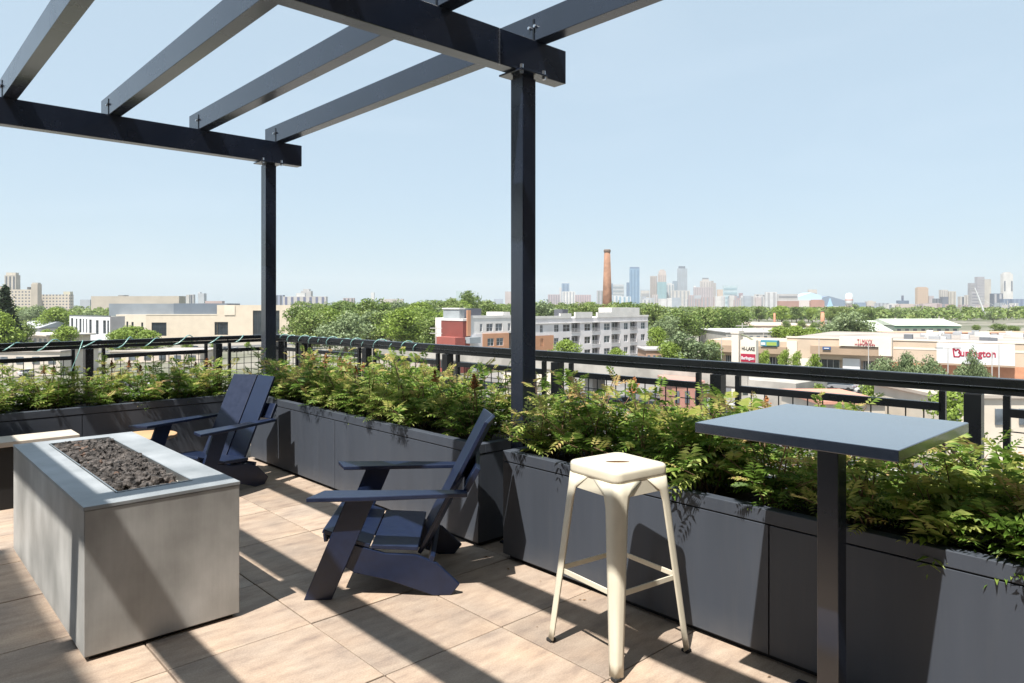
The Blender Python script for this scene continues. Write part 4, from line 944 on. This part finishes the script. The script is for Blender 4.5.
tower(723.5,737.5,285.6,D+80,(.46,.62,.68),'wide pale teal glass slab tower',horiz=4,wc=(.36,.54,.62))
tower(729,739,296,D-60,(.20,.26,.36),'low dark blue dome-like block below the pale teal tower',steps=[(.2,.8,295)])
tower(739.5,743,293,D-60,(.36,.24,.27),'small dark maroon turret right of the pale teal tower')
tower(737,746,298,D-90,(.40,.24,.26),'low maroon block under the small turret')
tower(750,755,296,D,(.62,.58,.52),'small beige block, third from last before the stadium')
tower(755,760,294.3,D,(.56,.52,.50),'beige block with grey front, second before the stadium',n=1)
tower(761,767,294.6,D,(.56,.52,.50),'beige block with grey front, nearest the stadium',n=1)
fl=random.Random(31)
pal=[(.62,.58,.56),(.66,.64,.63),(.54,.44,.44),(.48,.34,.34),(.42,.46,.52),(.60,.50,.46),(.36,.42,.50),(.70,.68,.68)]
for i,x in enumerate(sorted(fl.uniform(640,778) for _ in range(44))):
    wpx=fl.uniform(4,11); tower(x,x+wpx,fl.uniform(294.5,300.5),D-fl.uniform(200,700),fl.choice(pal),'low pale city block, %s from the left at the foot of the downtown towers'%ordn[i],n=fl.choice([0,2,3]),wc=(.38,.40,.45),group='low blocks at the foot of downtown',name='city_block',cat='building')
# ---- stadium
SDm=Fac(795,2900,845,2900,'stadium',label='big stadium with sloping pale blue glass roof and dark right wedge',cat='stadium')
k_=2900/F
def sz(py): return ZY(py,2900)-GZ
MB().prism([(0,0,sz(300)),(0,0,sz(298)),(25*k_*.66,0,sz(292.6)),(25*k_,0,sz(295)),(30*k_,0,sz(300))],(0,90,0)).build('glass_roof',cm((.42,.56,.70)),SDm.root)
MB().prism([(26*k_,-6,sz(306)),(27*k_,-6,sz(297.5)),(33*k_,-6,sz(296)),(51*k_,-6,sz(301)),(51*k_,-6,sz(306))],(0,100,0)).build('dark_wedge',cm((.14,.19,.27)),SDm.root)
MB().prism([(31*k_,-12,sz(307)),(34*k_,-12,sz(298)),(37*k_,-12,sz(307))],(0,5,0)).build('blue_glass_gable',cm((.30,.50,.68)),SDm.root)
MB().box(0,30*k_,-4,80,0,sz(300.1)).build('base',cm((.55,.48,.46)),SDm.root)
tower(778.5,799,301,2500,(.46,.21,.15),'long orange-brick building with grey top below the stadium, left one',cap=(0,1,299.8,(.45,.43,.43)),n=0)
tower(778,798,294,2700,(.52,.50,.50),'pale grey frame building behind the left orange-brick block',horiz=3,wc=(.3,.3,.33))
tower(811,824.5,300.6,2450,(.50,.22,.15),'small orange-brick building in front of the stadium middle',steps=[(.1,.9,299.6)])
tower(809,817,289.5,3300,(.60,.53,.47),'beige block rising over the stadium roof',horiz=2,wc=(.45,.42,.40))
tower(766,777,292,2600,(.66,.66,.68),'white slab left of the orange-brick buildings',n=2,wc=(.5,.5,.53))
tower(856,866,302.5,2300,(.20,.30,.46),'dark blue low block right of the water tower')
tower(867,876,301.5,2300,(.58,.52,.46),'beige low block with small hump, right of the dark blue one',steps=[(.3,.7,300.6)])
tower(876,898,303.5,2200,(.62,.60,.58),'long white low building before the far right skyline',horiz=1,wc=(.4,.42,.46))
tower(898.5,909,300.5,2300,(.12,.19,.32),'dark blue block carrying a thin mast',cap=(.46,.54,295.5,(.12,.14,.2)))
rr_=[('orange',899,904,306.5,(.58,.22,.15)),('white',904,907,306.5,(.7,.7,.72)),('navy',907,913,306,(.10,.13,.22)),('white',913,916,307,(.66,.66,.68)),('navy',916,925,307,(.12,.15,.22)),('orange',925,929,307,(.60,.24,.16)),('white',929,932,307.5,(.7,.7,.7))]
for i,(n_,a,b_,y_,c_) in enumerate(rr_): tower(a,b_,y_,1500,c_,'%s housing block, number %s from the left in the colourful row'%(n_,['one','two','three','four','five','six','seven'][i]),name='housing_block',n=1 if n_=='navy' else 0,cat='building')
# ---- right towers
E_=2200
bt=brickfac('brown_tower_grid',(.44,.33,.25),(.27,.21,.18),7,6)
tower(917.6,928.4,287.8,E_,(.42,.31,.23),'brown tower with flat top standing alone at the right',mfac=bt,cap=(.1,.9,287,(.4,.3,.24)))
tower(929,934,295.8,E_,(.50,.44,.46),'slim mauve tower right of the lone brown one')
tower(935,941,298.5,E_-80,(.20,.22,.26),'dark grey block, first in the beige tower group',n=2)
tower(941.5,948,289.8,E_,(.58,.54,.50),'beige tower, left of two nearly equal ones',n=3,wc=(.44,.42,.42))
tower(942.5,948.5,296.8,E_-90,(.14,.16,.22),'dark block in front of the left beige tower',n=0)
tower(949,956,291.3,E_,(.56,.51,.44),'beige tower, right of two nearly equal ones',n=2,wc=(.46,.43,.40))
tower(938,952,304.5,E_-300,(.62,.50,.36),'low yellow-beige block below the beige towers')
tower(960.5,965.5,296.5,E_,(.60,.56,.52),'pale block left of the concrete high-rises',n=1)
tower(967,972,295,E_,(.58,.54,.50),'pale slim block right beside the concrete high-rises',n=1)
tower(970.5,977.5,283,E_+50,(.38,.38,.42),'grey high-rise, lowest of three clustered behind the white mast',horiz=9,wc=(.5,.5,.53))
tower(977.5,984.5,276.8,E_,(.40,.39,.44),'grey high-rise, tallest of three clustered behind the white mast',horiz=10,wc=(.52,.51,.54))
tower(984.6,991,279.2,E_+20,(.54,.50,.45),'plain beige high-rise, rightmost of the cluster behind the white mast')
tower(972,979,292,E_-100,(.44,.43,.46),'grey slab in front of the high-rise cluster',horiz=5,wc=(.3,.3,.36))
tower(993,1003,293.5,E_-200,(.12,.15,.22),'dark navy block with white fins left of the white tower',n=2,wc=(.6,.6,.63))
tw=tower(1003.5,1013,274,E_,(.70,.68,.66),'tall white tower with dark side slots near the right edge',steps=[(.12,.88,272.8),(.25,.75,272.0)])
for a_ in (.06,.80):
    MB().box(tw.L*a_,tw.L*(a_+.14),-.9,-.02,ZY(291,E_)-GZ,ZY(281,E_)-GZ).build('window_strip',cm((.12,.14,.18)),tw.root)
tower(1003,1012,299,E_-250,(.13,.19,.32),'blue block in front of the white tower foot',n=3,wc=(.3,.38,.5))
tower(1012.5,1030,299,E_-260,(.16,.22,.36),'long blue block at the right picture edge',n=4,wc=(.3,.38,.52))
for i,x in enumerate(sorted(fl.uniform(855,1020) for _ in range(24))):
    tower(x,x+fl.uniform(5,14),fl.uniform(302.5,307),fl.uniform(1300,1900),fl.choice(pal),'low pale building, %s from the left in front of the right-hand towers'%ordn[i],n=fl.choice([0,2,3]),wc=(.3,.32,.38),group='low buildings before the right-hand towers',name='city_block',cat='building')
# ---- water tower
p=AT(849,900); wt=empty('water_tower',(p.x,p.y,GZ),0,label='white round water tower on legs before the stadium right end',cat='water tower')
z0=ZY(304,900)-GZ; z1=ZY(295.5,900)-GZ; z2=ZY(293,900)-GZ
MB().lathe([(.8,z0-2.5),(4.0,z0),(4.6,z0+1.5),(4.6,z1-1),(3.2,z2-.6),(.4,z2)],k=20).build('tank',M['white'],wt,smooth=True)
MB().lathe([(4.63,z0+4.6),(4.7,z0+4.7),(4.7,z0+5.6),(4.63,z0+5.7)],k=20).build('red_band',cm((.48,.16,.13)),wt)
for a in range(6): MB().tube([(6*math.cos(a*1.047),6*math.sin(a*1.047),0),(3.6*math.cos(a*1.047),3.6*math.sin(a*1.047),z0-1)],.45,6).build('leg',cm((.42,.34,.32)),wt)
# ---- leaning bridge mast
p0=AT(988.5,760); p1=AT(974.8,760)
bs=empty('bridge_mast',(p0.x,p0.y,GZ),0,label='leaning white mast of a cable bridge before the right-hand towers',cat='mast')
q=Vector((p1.x-p0.x,p1.y-p0.y,ZY(288,760)-GZ)); q0=Vector((0,0,ZY(324,760)-GZ))
MB().tube([Vector((0,0,0)),q0],1.6,8,1.5).build('foot',M['conc_far'],bs); MB().tube([q0,q],1.35,8,.55).build('mast',M['white'],bs)
for i in range(6):
    e=Vector((FW.x*0+RT.x*(8+i*9),RT.y*(8+i*9),q0.z+.5)); MB().tube([q.lerp(q0,.05+.05*i),e],.05,4).build('cable',M['white'],bs)
# ---- street lights and poles
def pole(px,d,pyt,label,arm=0,cross=0,c=(.42,.40,.38),name='street_lamp',cat='lamp post',r=.11,group=None):
    p=AT(px,d); rt=empty(name,(p.x,p.y,GZ),YAW-R(90),label=label,cat=cat)
    if group: rt['group']=group
    H_=ZY(pyt,d)-GZ; MB().tube([(0,0,0),(0,0,H_)],r,8,r*.6).build('pole',cm(c),rt)
    if arm:
        for s in ((-1,1) if arm==2 else (arm,)):
            MB().tube([(0,0,H_-.1),(s*1.2,0,H_+.05)],.05,6).build('arm',cm(c),rt); MB().box(min(s*.9,s*1.9),max(s*.9,s*1.9),-.2,.2,H_-.08,H_+.08).build('lamp_head',cm((.25,.25,.25)),rt)
    if cross:
        for k in range(cross): MB().box(-1.2,1.2,-.06,.06,H_-.6-k*1.0,H_-.45-k*1.0).build('crossarm',cm(c),rt)
    return rt
pole(742.3,135,323,'wooden utility pole with crossarms before the dark tree mass',cross=3,name='utility_pole',cat='utility pole',r=.16)
pole(436,140,325.5,'pale utility pole left of the red apartment block',cross=2,name='utility_pole',cat='utility pole',r=.14)
pole(721.5,150,337,'grey lamp post at the left end of the strip mall',arm=1)
pole(763.5,190,328,'lamp post by the white roofed building',arm=2)
pole(819,125,338,'tall pale lamp post left of the blue sign',arm=0)
pole(868.5,122,341.5,'pale lamp post under the red lettered cream sign',arm=0)
pole(948,110,348,'double-headed lamp post in front of the white sign panel, left',arm=2)
pole(992,108,351,'thin pole in front of the white sign panel, right',arm=0)
pole(999,104,344,'taller thin pole near the right end of the white sign panel',arm=0)
pole(1007.5,700,301,'tall highway lamp post right of the leaning mast',arm=2,r=.35)
pole(961,700,303,'tall highway lamp post left of the leaning mast',arm=2,r=.35)
# ================================================================= CARS
CARC=[(.02,.022,.026),(.55,.56,.57),(.30,.31,.33),(.04,.06,.13),(.32,.03,.03),(.70,.70,.70)]
def carproto(c,nm):
    rt=empty('parked_car',(0,0,GZ)); pm_=mat('car_paint',c,.3,.3,spec=.6)
    prof=[(-2.2,.35),(-2.25,.75),(-2.1,.95),(-1.3,1.02),(1.1,.98),(2.05,.85),(2.2,.65),(2.2,.35)]
    MB().prism([(x,-.88,z) for x,z in prof],(0,1.76,0)).build('body',pm_,rt,.06)
    cab=[(-1.75,1.0),(-1.25,1.42),(.25,1.45),(1.0,1.0)]
    cb=MB(); n=0
    for yy,ins in ((-.78,0),(.78,0)):
        for i,(x,z) in enumerate(cab): cb.v.append((x,yy*(.82 if z>1.2 else 1),z))
    for f in ((0,1,2,3),(7,6,5,4),(0,4,5,1),(1,5,6,2),(2,6,7,3)): cb.f.append(f); cb.m.append(0)
    cb.build('windows',M['glass'],rt); MB().box(-1.2,.2,-.60,.60,1.452,1.475).build('roof',pm_,rt,.02)
    for x in (-1.4,1.4):
        for y in (-.80,.80):
            w_=MB(); w_.v=[]; k=14
            w_.prism([(x+.33*math.cos(2*math.pi*i/k),y-.11,.33+.33*math.sin(2*math.pi*i/k)) for i in range(k)],(0,.22,0)); wh_=w_.build('wheel',M['rubber'],rt)
    for y in (-.6,.6): MB().box(2.16,2.215,y-.18,y+.18,.62,.76).build('headlight',M['white'],rt); MB().box(-2.255,-2.2,y-.18,y+.18,.72,.86).build('tail_light',redm,rt)
    index(rt); return rt
cp=[carproto(c,i) for i,c in enumerate(CARC)]
spots=[(785,92,0,.1,'silver'),(792,97,3,.1,''),(836,126,0,1.5,''),(826,128,0,1.5,''),(842,125,2,1.5,''),(790,140,1,1.5,''),(713,150,4,1.5,''),(1017,112,0,1.4,''),(981,116,5,1.4,''),(946,118,1,1.4,''),(870,120,5,1.5,''),(208,230,5,.2,''),(224,228,0,.2,''),(236,226,1,.3,''),(195,235,3,.3,''),(30,150,1,.3,''),(60,160,2,.3,''),(815,84,5,.1,''),(960,82,0,.2,''),(895,90,1,.2,''),(1004,76,3,.1,''),(742,100,5,1.5,''),(870,78,5,.15,''),(335,118,2,.4,''),(350,125,5,.4,''),(390,112,0,.4,''),(405,110,1,.4,''),(800,88,3,.1,''),(850,96,0,.1,''),(880,92,2,.1,''),(905,88,0,.15,''),(925,96,1,.1,''),(700,110,1,1.2,''),(660,112,2,1.2,''),(620,105,0,1.2,''),(250,120,0,.4,''),(160,130,5,.3,''),(120,128,2,.3,'')]
cn=['black','silver','grey','navy','dark red','white']
dist={}
for i,(px,d,ci,an,_) in enumerate(spots):
    p=AT(px,d); o=clone(cp[ci],(p.x,p.y,GZ+.03),an+R(5),None,None,'cars parked in the lots below')
    o.name='parked_car'; o['category']='car'
    side='left' if px<300 else ('centre' if px<600 else 'right')
    k=(ci,side); dist[k]=dist.get(k,0)+1
    o['label']='%s car, %s of its colour, in the %s lots beyond the railing'%(cn[ci],ordn[dist[k]-1],side)
for p in cp:
    for c in KID[p.name]: bpy.data.objects.remove(c)
    bpy.data.objects.remove(p)
# ================================================================= TREES
M['tree']=leafmat('tree_leaves',(.045,.085,.016),(.15,.22,.05),.35,.25,(.24,.29,.09))
M['tree_bright']=leafmat('bright_tree_leaves',(.09,.15,.02),(.25,.34,.06),.35,.3)
M['tree_pale']=leafmat('pale_tree_leaves',(.075,.115,.05),(.21,.27,.13),.35,.25)
M['spruce']=leafmat('spruce_needles',(.012,.028,.014),(.04,.065,.03),.5,.1)
M['bark']=mat('tree_bark',(.10,.075,.055),.9,0,.3,3)
def treeproto(seed,Hh,Rr,m,nl=22,per=150,ls=.36,conic=False):
    r=random.Random(seed); rt=empty('tree_proto'); tk=MB(); cr=MB()
    tk.tube([(0,0,0),(r.uniform(-.2,.2),r.uniform(-.2,.2),Hh*.4),(0,0,Hh*.75)],Hh*.025,7,Hh*.008)
    if conic:
        for i in range(46):
            t=i/45; z=Hh*(.08+.9*t); rad=Rr*(1-t)**.85+.1
            for j in range(int(16*(1-t)+5)):
                a=r.uniform(0,6.283); q=Vector((math.cos(a)*rad*r.uniform(.75,1.1),math.sin(a)*rad*r.uniform(.75,1.1),z-rad*.25))
                for k in range(9):
                    s_=r.uniform(.4,1.)*ls; p=q*1.0+Vector((r.gauss(0,.25),r.gauss(0,.25),r.gauss(0,.2))); p.x*=r.uniform(.6,1); p.y*=r.uniform(.6,1)
                    u_=Vector((r.gauss(0,1),r.gauss(0,1),r.gauss(0,.5))).normalized(); v_=u_.cross(Vector((r.gauss(0,1),r.gauss(0,1),r.gauss(0,1)))).normalized()
                    cr.quad(p-u_*s_,p-v_*s_*.5,p+u_*s_,p+v_*s_*.5)
    else:
        for i in range(nl):
            a=r.uniform(0,6.283); zt=r.uniform(0,1); rad=Rr*r.uniform(.15,.78)*(math.sin(math.pi*(.18+.74*zt)))
            c=Vector((math.cos(a)*rad,math.sin(a)*rad,Hh*(.30+.58*zt))); lr=Rr*r.uniform(.28,.46)
            tk.tube([(0,0,Hh*.28+Hh*.25*zt),tuple(c)],Hh*.008,5,Hh*.002)
            for k in range(per):
                d=Vector((r.gauss(0,1),r.gauss(0,1),r.gauss(.15,1))).normalized(); p=c+d*lr*(r.uniform(.55,1.12)); p.z=c.z+(p.z-c.z)*.8
                n_=(d+Vector((r.gauss(0,.7),r.gauss(0,.7),r.gauss(0,.7)))).normalized(); u_=n_.orthogonal().normalized(); v_=n_.cross(u_); s_=ls*r.uniform(.5,1.1)
                q=r.uniform(0,3.14); u2=u_*math.cos(q)+v_*math.sin(q); v2=-u_*math.sin(q)+v_*math.cos(q)
                cr.quad(p-u2*s_,p-v2*s_*.6,p+u2*s_,p+v2*s_*.6)
    tk.build('trunk',M['bark'],rt); cr.build('crown',M[m],rt); index(rt); return rt
TP=[treeproto(1,12,5.2,'tree'),treeproto(2,12,5.8,'tree',26),treeproto(3,12,4.6,'tree'),treeproto(4,12,5.4,'tree_bright',24),treeproto(5,12,5.6,'tree_pale',24),treeproto(6,12,3.2,'spruce',ls=.42,conic=True),treeproto(7,12,4.0,'tree_bright',16,130),treeproto(8,12,3.6,'tree_pale',14,130,.3)]
r2=random.Random(77)
def tree(px,d,pyt,k,label,wid=1.,group=None):
    p=AT(px,d); h=ZY(pyt,d)-GZ; s=h/11.4
    o=clone(TP[k],(p.x,p.y,GZ),r2.uniform(0,6.28),(s*wid,s*wid,s),label,group); o.name='spruce_tree' if k==5 else 'leafy_tree'; o['category']='tree'; return o
one=[(5,175,290,5,'dark spruce tree at the far left edge',1.0),(20,185,322,0,'round tree right of the dark spruce',1),
(-8,170,312,3,'green tree cut by the left picture edge',1),
(57,300,308.5,3,'bright yellow-green tree left of the white wing building',1.35),(46,230,330,3,'smaller bright tree in front of the low beige building',.9),(38,420,306,4,'grey-green tree above the small white house',1.3),
(68,190,327,3,'bright broad tree beside the white wing',1.1),
(134,200,327,3,'broad tree in front of the cream annex windows',1.7),(118,190,331,3,'bright tree below the white wing corner',1.3),(150,195,331,3,'bright tree under the first large dark window',1.3),(188,220,339,3,'low tree below the cream wall, left of the railing cluster',1.3),(215,225,341,3,'low tree beneath the second dark window',1.1),
(248,215,342,6,'small tree just left of the far post',1.),(170,205,341,6,'small round tree along the cream building foot',1.),
(470,430,290.8,1,'tallest tree of the belt, above the red apartment block',.78),(453,410,299,0,'tree left of the tallest one',.9),(488,420,300,2,'tree right of the tallest one',.9),
(403,205,309.5,3,'big bright green maple at the centre of the tree belt',1.25),(372,260,300,0,'tall dark tree behind the bright maple',1.2),(347,190,314,4,'pale tree left of the bright maple',1.2),(312,200,312,0,'tree just right of the far post',1.2),(330,230,309,3,'green tree between far post and the pale tree',1.2),(432,200,318,0,'tree touching the red apartment block',1.1),(300,240,306,0,'tree behind the end wall of the cream building',1.1),
(681,240,309.5,1,'dark tree at the middle of the mass right of the apartments',1.25),(664,220,316,4,'pale-leaved tree right against the apartment end wall',1.2),(706,250,308.5,0,'dark tree right part of the mass beside the apartments',1.25),(722,270,309.5,1,'dark tree behind the utility pole',1.2),(742,290,312,0,'tree just right of the utility pole top',1.),
(688,150,334,4,'pale bushy tree in front of the dark mass',1.4),(668,148,343,3,'low bright bush tree at the apartment corner',1.1),(712,152,341,0,'small tree left of the strip mall end',1.),(656,190,328,3,'green tree against the apartment end',.9),
(567,160,340.5,3,'bright tree before the apartment orange corner',1.3),(617,158,348.5,3,'small bright tree before the third balcony column',1.1),
(846,205,313,4,'big pale silvery tree left of the green-roofed hall',1.45),(832,214,320,4,'silvery tree overlapping the big pale one',1.1),(860,220,321,4,'silvery tree on the right of the big pale one',1.1),
(778,215,327,3,'tree on the left of the row behind the strip mall',1.3),(795,214,326.5,3,'tree second in the row behind the strip mall',1.3),(812,212,328,3,'tree third in the row behind the strip mall',1.3),
(786,330,321,0,'small dark tree before the long tan building, left',.8),(801,330,320.5,0,'small dark tree before the long tan building, middle',.9),(815,320,323,0,'wide bush before the short brick chimney',1.2),(735,330,321,0,'tree at the left end of the long tan building',.9),
(765,118,351,6,'young street tree right of the sign pylon',0.56),(785,120,350.5,6,'young street tree before the coloured fascia',0.56),(797,118,352,6,'young street tree before the cream pier',0.56),(815,116,355,6,'bushy street tree by the blue sign',0.68),
(876,104,358.5,4,'grey-green tree below the cream sign panel',0.81),(890,102,360.5,4,'spreading grey-green tree left of the pine pair',0.74),(902,101,353.5,4,'pointed grey-green tree in the middle of the street row',0.50),(914,100,356.0,4,'pointed grey-green tree left of the white sign panel',0.56),(927,99,358.5,4,'broad grey-green tree under the white panel corner',0.68),(938,98,362.5,4,'low tree under the white panel left end',0.68),
(973,97,350.0,4,'conical grey-green tree in front of the red lettering',.34),(962,98,366.5,4,'low bush tree left of the conical one',0.68),(985,98,367.5,4,'low bush tree right of the conical one',0.62),
(878,80,378,6,'small tree seen through the railing near the high table corner',.9),(953,60,386,6,'green tree seen through the railing gap beside the right post cluster',.9),(820,84,385,6,'little tree seen under the top rail above the table',.7),
(853,1050,304,0,'dark tree at the foot of the water tower',1.5),(951,1000,305,0,'dark round tree below the beige towers',1.6),(878,620,309,0,'low tree before the school building',1.3),(976,330,325,0,'small tree left of the leaning mast foot',1.),(999,320,324,0,'bush right of the leaning mast foot',1.6),(1014,310,326,0,'bush at the right edge above the strip mall roof',1.6),(993,600,312,4,'olive tree behind the leaning mast foot',1.6)]
for px,d,py,k,l,wd in one: tree(px,d,py,k,l,wd)
def fill(n,x0,x1,d0,d1,y0,y1,label,group,ks=(0,1,2,0,3,4)):
    for i in range(n):
        x=x0+(x1-x0)*(i+r2.random())/n; d=r2.uniform(d0,d1); tree(x,d,r2.uniform(y0,y1),r2.choice(ks),label%ordn[i],r2.uniform(1.,1.45),group)
fill(34,296,520,300,560,300.5,305,'%s tree from the left in the dense belt behind the red apartment block','trees of the dense central belt')
fill(22,300,440,220,300,308,314,'%s tree from the left in the front belt right of the far post','front trees of the central belt')
fill(18,518,660,300,520,302,306,'%s tree from the left behind the roof of the long apartment block','trees behind the long apartment block')
fill(34,650,880,480,800,306,311,'%s tree from the left in the band between strip mall and downtown','trees before downtown')
fill(20,860,1030,600,1000,308,313,'%s tree from the left in the band before the right-hand towers','trees before the right-hand towers')
fill(28,-10,240,320,700,306,316,'%s tree from the left in the woods beyond the low left roofs','trees of the left woods')
fill(10,655,735,260,340,311,316,'%s tree from the left in the dark mass right of the apartments','trees right of the apartments')
for p in TP:
    for c in KID[p.name]: bpy.data.objects.remove(c)
    bpy.data.objects.remove(p)
fw_=MB(); r3=random.Random(99)
for i in range(2600):
    px=r3.uniform(-260,1290); d=560*(3600/560)**r3.random(); p=AT(px,d,GZ); h=r3.uniform(7,13); R_=r3.uniform(4,8); s0=1.0+d/2200
    if px>640 and d>1500: h*=.75
    nq=int(70*560/d)+16
    for k in range(nq):
        dd=Vector((r3.gauss(0,1),r3.gauss(0,1),abs(r3.gauss(0,1)))).normalized(); q=p+Vector((dd.x*R_,dd.y*R_,h*.35+dd.z*h*.65)); n_=(dd+Vector((r3.gauss(0,.5),r3.gauss(0,.5),r3.gauss(0,.5)))).normalized(); a=n_.orthogonal().normalized(); b_=n_.cross(a); s_=s0*r3.uniform(.6,1.2)
        fw_.quad(q-a*s_,q-b_*s_,q+a*s_,q+b_*s_)
fw_.build('far_woods',M['tree'],kind='stuff',label='far woods stretching green to the horizon before the skyline',cat='woods')
# ================================================================= HAZE
hm=bpy.data.materials.new('haze'); hm.use_nodes=True; t=hm.node_tree; t.nodes.remove(t.nodes['Principled BSDF'])
vp=t.nodes.new('ShaderNodeVolumePrincipled'); vp.inputs['Color'].default_value=(.93,.96,1,1); vp.inputs['Density'].default_value=HZ=.75e-4; vp.inputs['Anisotropy'].default_value=.25
t.links.new(vp.outputs[0],t.nodes['Material Output'].inputs['Volume'])
MB().box(-5600,5600,-5600,5600,GZ-1.2,ZY(266,D)+12).build('haze',hm,kind='stuff')
